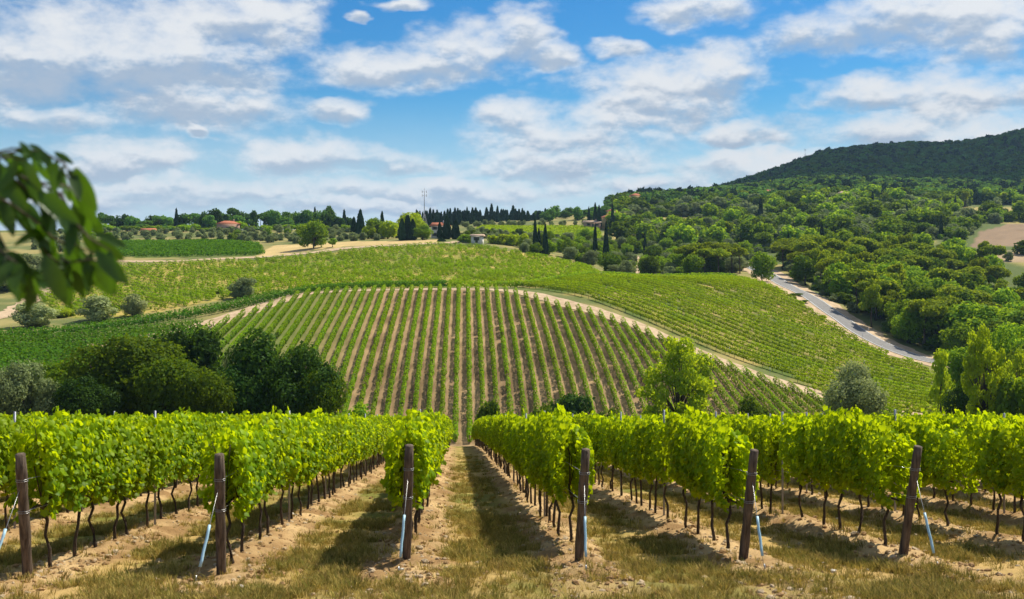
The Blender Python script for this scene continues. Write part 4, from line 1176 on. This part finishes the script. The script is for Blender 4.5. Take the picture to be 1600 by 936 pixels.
# ------------------------------------------------------------------ houses, mast, road markers
def house(name, u, y, w, d, h, rh, rz, wall, roof, label, hip=True, wins=2, chimney=True, lift=0.0):
    x = (u - 800) / PX * y
    root = empty(name, (x, y, Hs(x, y) + lift), rz, (1, 1, 1), label, 'house')
    link('wall', tubes_mesh('wall', [box(-w / 2, w / 2, -d / 2, d / 2, -1.5, h)], False), M[wall], root)
    o = .6; e = w / 2 - d / 2 * .9 if hip else w / 2 + o
    W, D = w / 2 + o, d / 2 + o
    v = np.array([(-W, -D, h), (W, -D, h), (W, D, h), (-W, D, h), (-W, -D, h + .18), (W, -D, h + .18), (W, D, h + .18), (-W, D, h + .18), (-e, 0, h + rh), (e, 0, h + rh)])
    q = np.array([(0, 3, 2, 1), (0, 1, 5, 4), (1, 2, 6, 5), (2, 3, 7, 6), (3, 0, 4, 7), (4, 5, 9, 8), (6, 7, 8, 9)]); t = np.array([(5, 6, 9), (7, 4, 8)])
    rf = link('roof', mesh_np('roof', v, [q, t]), M[roof], root)
    if chimney: link('chimney', tubes_mesh('chimney', [box(w * .2, w * .2 + .8, -.4, .4, h + rh * .4, h + rh + .9)], False), M[wall], rf)
    wm = tubes_mesh('window', [box(-.55, .55, -.06, .06, -.7, .7)], False); sm = tubes_mesh('shutter', [box(-.3, .3, -.05, .05, -.75, .75)], False)
    wm.materials.append(M['pane']); sm.materials.append(M['shutter'])
    for st in range(1 if h < 4.5 else 2):
        for k in range(wins):
            wx = -w / 2 + w * (k + .5) / wins; wz = 1.7 + st * 2.9
            o_ = link('window', wm, parent=root); o_.location = (wx, -d / 2 - .02, wz)
            for s in (-1, 1):
                s_ = link('shutter', sm, parent=o_); s_.location = (s * .88, -.04, 0)
    dm = tubes_mesh('door', [box(-.55, .55, -.05, .05, 0, 2.1)], False)
    dd = link('door', dm, M['shutter'], root); dd.location = (w * .02, -d / 2 - .03, 0)
    return root


house('villa', 958, 655, 14, 10, 5.6, 2.6, .35, 'plaster_ochre', 'rooftile', 'ochre villa with red hipped roof on the hillside', wins=3, lift=1.5)
house('tower_room', 956, 662, 5, 5, 9.2, 1.4, .35, 'plaster_ochre', 'rooftile', 'small square red roofed turret behind the ochre villa', wins=1, chimney=False, lift=1.5)
house('barn', 925, 640, 10, 6, 2.8, 1.4, .05, 'plaster_pink', 'roofpale', 'low brownish barn left of the ochre villa', hip=False, lift=1.2)
house('farmhouse', 688, 480, 7, 6, 5.6, 1.7, -.25, 'plaster_white', 'rooftile', 'farmhouse with orange tiled roof below the lattice mast', hip=False, wins=2)
house('hut', 746, 428, 4.6, 3.6, 2.7, .9, -.2, 'plaster_white', 'roofpale', 'small white hut with pale tiled roof above the patchy field', hip=False, wins=1, chimney=False, lift=.5)
house('country_house', 357, 618, 13, 9, 4.4, 2.0, .2, 'plaster_pink', 'rooftile', 'reddish country house among the left skyline trees', wins=3, lift=0)
house('cottage', 232, 585, 7, 5, 2.6, 1.2, .1, 'plaster_ochre', 'rooftile', 'small orange roofed cottage behind the left olive grove', hip=False, chimney=False, lift=0)
house('hill_house', 1203, 905, 14, 8, 5.0, 2.0, .3, 'plaster_pink', 'rooftile', 'red roofed house among trees below the mountain', wins=3, lift=2)
house('stone_house', 1318, 800, 11, 8, 5.4, 2.2, -.2, 'plaster_pink', 'roofpale', 'pale stone house on the wooded hillside at right', wins=2, lift=3)
house('ridge_villa', 993, 850, 9, 8, 9.5, 2.0, .1, 'plaster_ochre', 'rooftile', 'tall ochre house between dark trees on the ridge', wins=2, lift=0)
house('manor', 1028, 880, 11, 8, 6.0, 2.0, 0, 'plaster_ochre', 'roofpale', 'pale manor house half hidden on the ridge', wins=3, lift=0)


def lattice(u, y, base_w, h1, h2, label, zoff=0):
    x = (u - 800) / PX * y; root = empty('lattice_mast', (x, y, Hs(x, y) + zoff), .4, (1, 1, 1), label, 'mast')
    b = base_w / 2; tpr = .25
    legs = []; br = []; r = .10
    for sx_, sy_ in ((-1, -1), (1, -1), (1, 1), (-1, 1)):
        legs.append(tube([(sx_ * b, sy_ * b, -.5), (sx_ * tpr, sy_ * tpr, h1)], r, 5))
    N = 6
    cs = [(-1, -1), (1, -1), (1, 1), (-1, 1)]
    for i in range(N):
        f0, f1 = i / N, (i + 1) / N; w0, w1 = b + (tpr - b) * f0, b + (tpr - b) * f1
        for k in range(4):
            a, c = cs[k], cs[(k + 1) % 4]
            br.append(tube([(a[0] * w0, a[1] * w0, h1 * f0), (c[0] * w1, c[1] * w1, h1 * f1)], r * .6, 4)); br.append(tube([(c[0] * w0, c[1] * w0, h1 * f0), (a[0] * w1, a[1] * w1, h1 * f1)], r * .6, 4))
    for l in legs: link('leg', tubes_mesh('mast_leg', [l]), M['mast'], root)
    link('bracing', tubes_mesh('bracing', br), M['mast'], root)
    link('pole', tubes_mesh('mast_pole', [tube([(0, 0, h1 - .5), (0, 0, h2)], [.22, .14], 6)]), M['mast'], root)
    for f in (.72, .86):
        z = h1 + (h2 - h1) * f
        ar = link('antenna_arm', tubes_mesh('antenna_arm', [tube([(-1.4, 0, z), (1.4, 0, z)], .07, 5)]), M['mast'], root)
        for s in (-1, 1): link('antenna', tubes_mesh('antenna', [box(s * 1.3 - .12, s * 1.3 + .12, -.1, .1, z - .7, z + .8)], False), M['mast'], ar)


lattice(663, 610, 4.4, 9, 24.5, 'grey lattice radio mast rising above the crest')
lattice(1258, 1765, 6, 14, 24, 'faint thin mast on the shoulder of the mountain', 3)
mk = tubes_mesh('marker', [tube([(0, 0, -.2), (0, 0, 1.05)], [.07, .06], 6)])
mk.materials.append(M['reflector'])
rd = smooth_path(ROADPTS, 2)
for j, (yy, s) in enumerate(((288, 1), (330, 1), (376, -1), (266, -1))):
    i = int(np.argmin(np.abs(rd[:, 1] - yy))); t = rd[i + 1] - rd[i]; t /= np.linalg.norm(t); q = rd[i] + np.array([t[1], -t[0]]) * s * -4.3
    o = link('road_marker', mk, label=f'white roadside marker post, {nth(j)} of four beside the road', category='marker', group='white marker posts along the road')
    o.location = (q[0], q[1], Hs(*q))
for j, (u, y) in enumerate(((1203, 216), (936, 258), (1140, 231), (1348, 276))):
    x = (u - 800) / PX * y
    o = link('track_stake', stake_me, label=['thin stake on the dirt track near the silver willow', 'thin stake at the upper bend of the dirt track', 'thin stake on the dirt track beside the bright young tree', 'thin stake on the verge below the road'][j], category='stake')
    o.location = (x, y, Hs(x, y)); o.scale = (1.6, 1.6, .9)

# ------------------------------------------------------------------ walnut branch hanging in at the left
def walnut():
    tx, ty = -3.1, 1.7
    root = empty('walnut_tree', (tx, ty, Hs(tx, ty)), 0, (1, 1, 1), 'dark green leafy walnut branch hanging in at the left edge', 'tree')
    base = np.array([tx, ty, Hs(tx, ty)])
    W = lambda u, v, y: np.array([(u - 800) / PX * y, y, (400 - v) / PX * y]) - base
    link('trunk', tubes_mesh('trunk', [tube([(0, 0, -.2), (.03, 0, .8), (-.02, .05, 1.7), (.05, .1, 2.4), (0, .1, 3.1)], [.17, .14, .125, .11, .08], 10)]), M['bark'], root)
    fork = np.array([.04, .09, 2.2])
    limb = [fork, (fork + W(-330, 230, 2.45)) / 2 + (0, 0, .1), W(-330, 235, 2.45), W(-120, 262, 2.45), W(20, 270, 2.5)]
    link('limb', tubes_mesh('limb', [tube(limb, [.05, .03, .017, .008, .004], 8)]), M['bark'], root)
    rg = np.random.default_rng(5)
    twigs = [((-120, 262), (40, 235), (95, 262), (140, 330)), ((20, 270), (90, 300), (120, 385), (160, 400)), ((-60, 265), (-20, 330), (10, 390), (35, 420)), ((0, 268), (40, 330), (75, 400), (95, 430)), ((-90, 262), (-30, 245), (20, 232), (60, 236)),
             ((-60, 266), (-20, 300), (20, 320), (60, 350)), ((-150, 260), (-60, 290), (-20, 350), (-10, 400)), ((10, 270), (60, 285), (105, 290), (130, 320)), ((35, 420), (40, 425), (45, 430), (50, 436)), ((95, 405), (110, 410), (140, 405), (165, 412)), ((-40, 300), (-10, 380), (10, 400), (28, 412)), ((40, 330), (80, 370), (100, 380), (120, 400)), ((40, 235), (70, 240), (100, 255), (112, 275)), ((75, 400), (95, 412), (120, 420), (140, 428)), ((35, 410), (45, 420), (52, 428), (58, 436)), ((95, 300), (110, 340), (140, 372), (172, 392)), ((-10, 380), (5, 395), (12, 402), (20, 408)), ((60, 350), (66, 380), (80, 400), (98, 412)), ((-60, 265), (-20, 250), (10, 246), (40, 250)), ((0, 268), (30, 285), (60, 310), (85, 335))]
    lm = []
    for s in range(5):                                      # blades with a midrib fold and a droop
        r2 = np.random.default_rng(70 + s); V = []; nS = 9
        for i in range(nS):
            f = i / (nS - 1); wd = .40 * math.sin(math.pi * min(f * .93 + .035, 1)) ** .8 * (1 - .25 * f)
            droop = -.16 * f * f + r2.normal(0, .006); ed = .10 + r2.normal(0, .01)
            V += [(f, -wd / 2, droop + ed * wd), (f, 0, droop), (f, wd / 2, droop + ed * wd)]
        F = [(3 * i + a, 3 * i + a + 1, 3 * i + 4 + a, 3 * i + 3 + a) for i in range(nS - 1) for a in (0, 1)]
        me = mesh_np('leaf', np.array(V), [np.array(F)], smooth=True, tint=np.full(len(F), .3 + .12 * s)); me.materials.append(M['walnut']); lm.append(me)
    def leaf(p, d, up, size):
        X = d / np.linalg.norm(d); Y = np.cross(up, X); Y /= np.linalg.norm(Y); Z = np.cross(X, Y)
        from mathutils import Matrix
        o = link('leaf', lm[rg.integers(5)], parent=root)
        o.matrix_local = Matrix([[X[i] * size, Y[i] * size, Z[i] * size, p[i]] for i in range(3)] + [[0, 0, 0, 1]])
    for tw in twigs:
        yy = rg.uniform(2.3, 2.75); pts = [W(u, v, 2.45 + (yy - 2.45) * i / 3) for i, (u, v) in enumerate(tw)]
        link('twig', tubes_mesh('twig', [tube(pts, [.004, .0033, .0026, .0018], 5)]), M['bark'], root)
        P3 = np.array(pts)
        for q in np.linspace(.10, 1.0, 7):
            i = min(int(q * 3), 2); f = q * 3 - i; p = P3[i] * (1 - f) + P3[i + 1] * f
            d = P3[i + 1] - P3[i]; d /= np.linalg.norm(d)
            dirv = d * .5 + rg.normal(0, .45, 3) + np.array([0.1, 0, -.75]); up = np.array([rg.normal(0, .5), -.75 + rg.normal(0, .4), .5])
            leaf(p, dirv, up, rg.uniform(.055, .10))
    # the separate leaves that reach out to the right and down
    for (u, v, du, dv, px) in ((118, 262, 22, 62, 78), (150, 365, 45, 20, 52), (160, 400, 36, 38, 62), (110, 392, 8, 70, 84), (70, 400, 30, 70, 86), (30, 396, 6, 66, 82), (150, 392, 40, 44, 66), (45, 226, 18, 10, 30), (30, 222, 12, 18, 34), (85, 238, 24, 14, 34), (95, 415, 12, 62, 70), (130, 300, 12, 52, 60), (60, 340, 16, 60, 80), (0, 280, 40, 50, 70), (20, 300, 30, 60, 80), (60, 300, 50, 40, 80)):
        y = rg.uniform(2.3, 2.6); dd = np.array([du, rg.normal(0, 12), -dv], float)
        leaf(W(u, v, y), dd, np.array([rg.normal(0, .3), -.9, .4]), px / PX * y * .95)


walnut()
# the fair weather cloud that shades the mountain, high to the right of the frame
def cloud(cx, cy, cz, rx, ry, rz_, seed, label):
    import bmesh
    bm = bmesh.new(); bmesh.ops.create_icosphere(bm, subdivisions=5, radius=1)
    co = np.array([v.co[:] for v in bm.verts])
    n = .7 + .75 * fbm(co[:, 0] * 3 + seed, co[:, 1] * 3 + co[:, 2] * 2, 4)
    for v, f in zip(bm.verts, n): v.co = Vector((v.co.x * rx * f, v.co.y * ry * f, v.co.z * rz_ * f * (1 if v.co.z > 0 else .35)))
    me = bpy.data.meshes.new('cloud'); bm.to_mesh(me); bm.free()
    for p in me.polygons: p.use_smooth = True
    o = link('cloud', me, M['cloud'], label=label, category='cloud'); o.location = (cx, cy, cz)


_k = 1500 / math.tan(R(SUN_EL))
cloud(760 + _k * math.sin(R(SUN_AZ)), 1700 + _k * math.cos(R(SUN_AZ)), 1640, 620, 560, 120, 3, 'white cumulus high to the right that shades the mountain')


# ------------------------------------------------------------------ the air
def haze():
    m, t, out = mat_new('haze')
    v = t.new('ShaderNodeVolumePrincipled')
    v.inputs['Color'].default_value = (.45, .70, 1.0, 1); v.inputs['Density'].default_value = HAZE; v.inputs['Anisotropy'].default_value = .2
    t.l.new(v.outputs[0], out.inputs['Volume'])
    me = tubes_mesh('haze', [box(-19000, 19000, -320, 9400, -75, 340)], False)
    link('haze', me, m, kind='stuff', label='thin pale haze in the air over the valley', category='haze')


HAZE = 0.00006
haze()
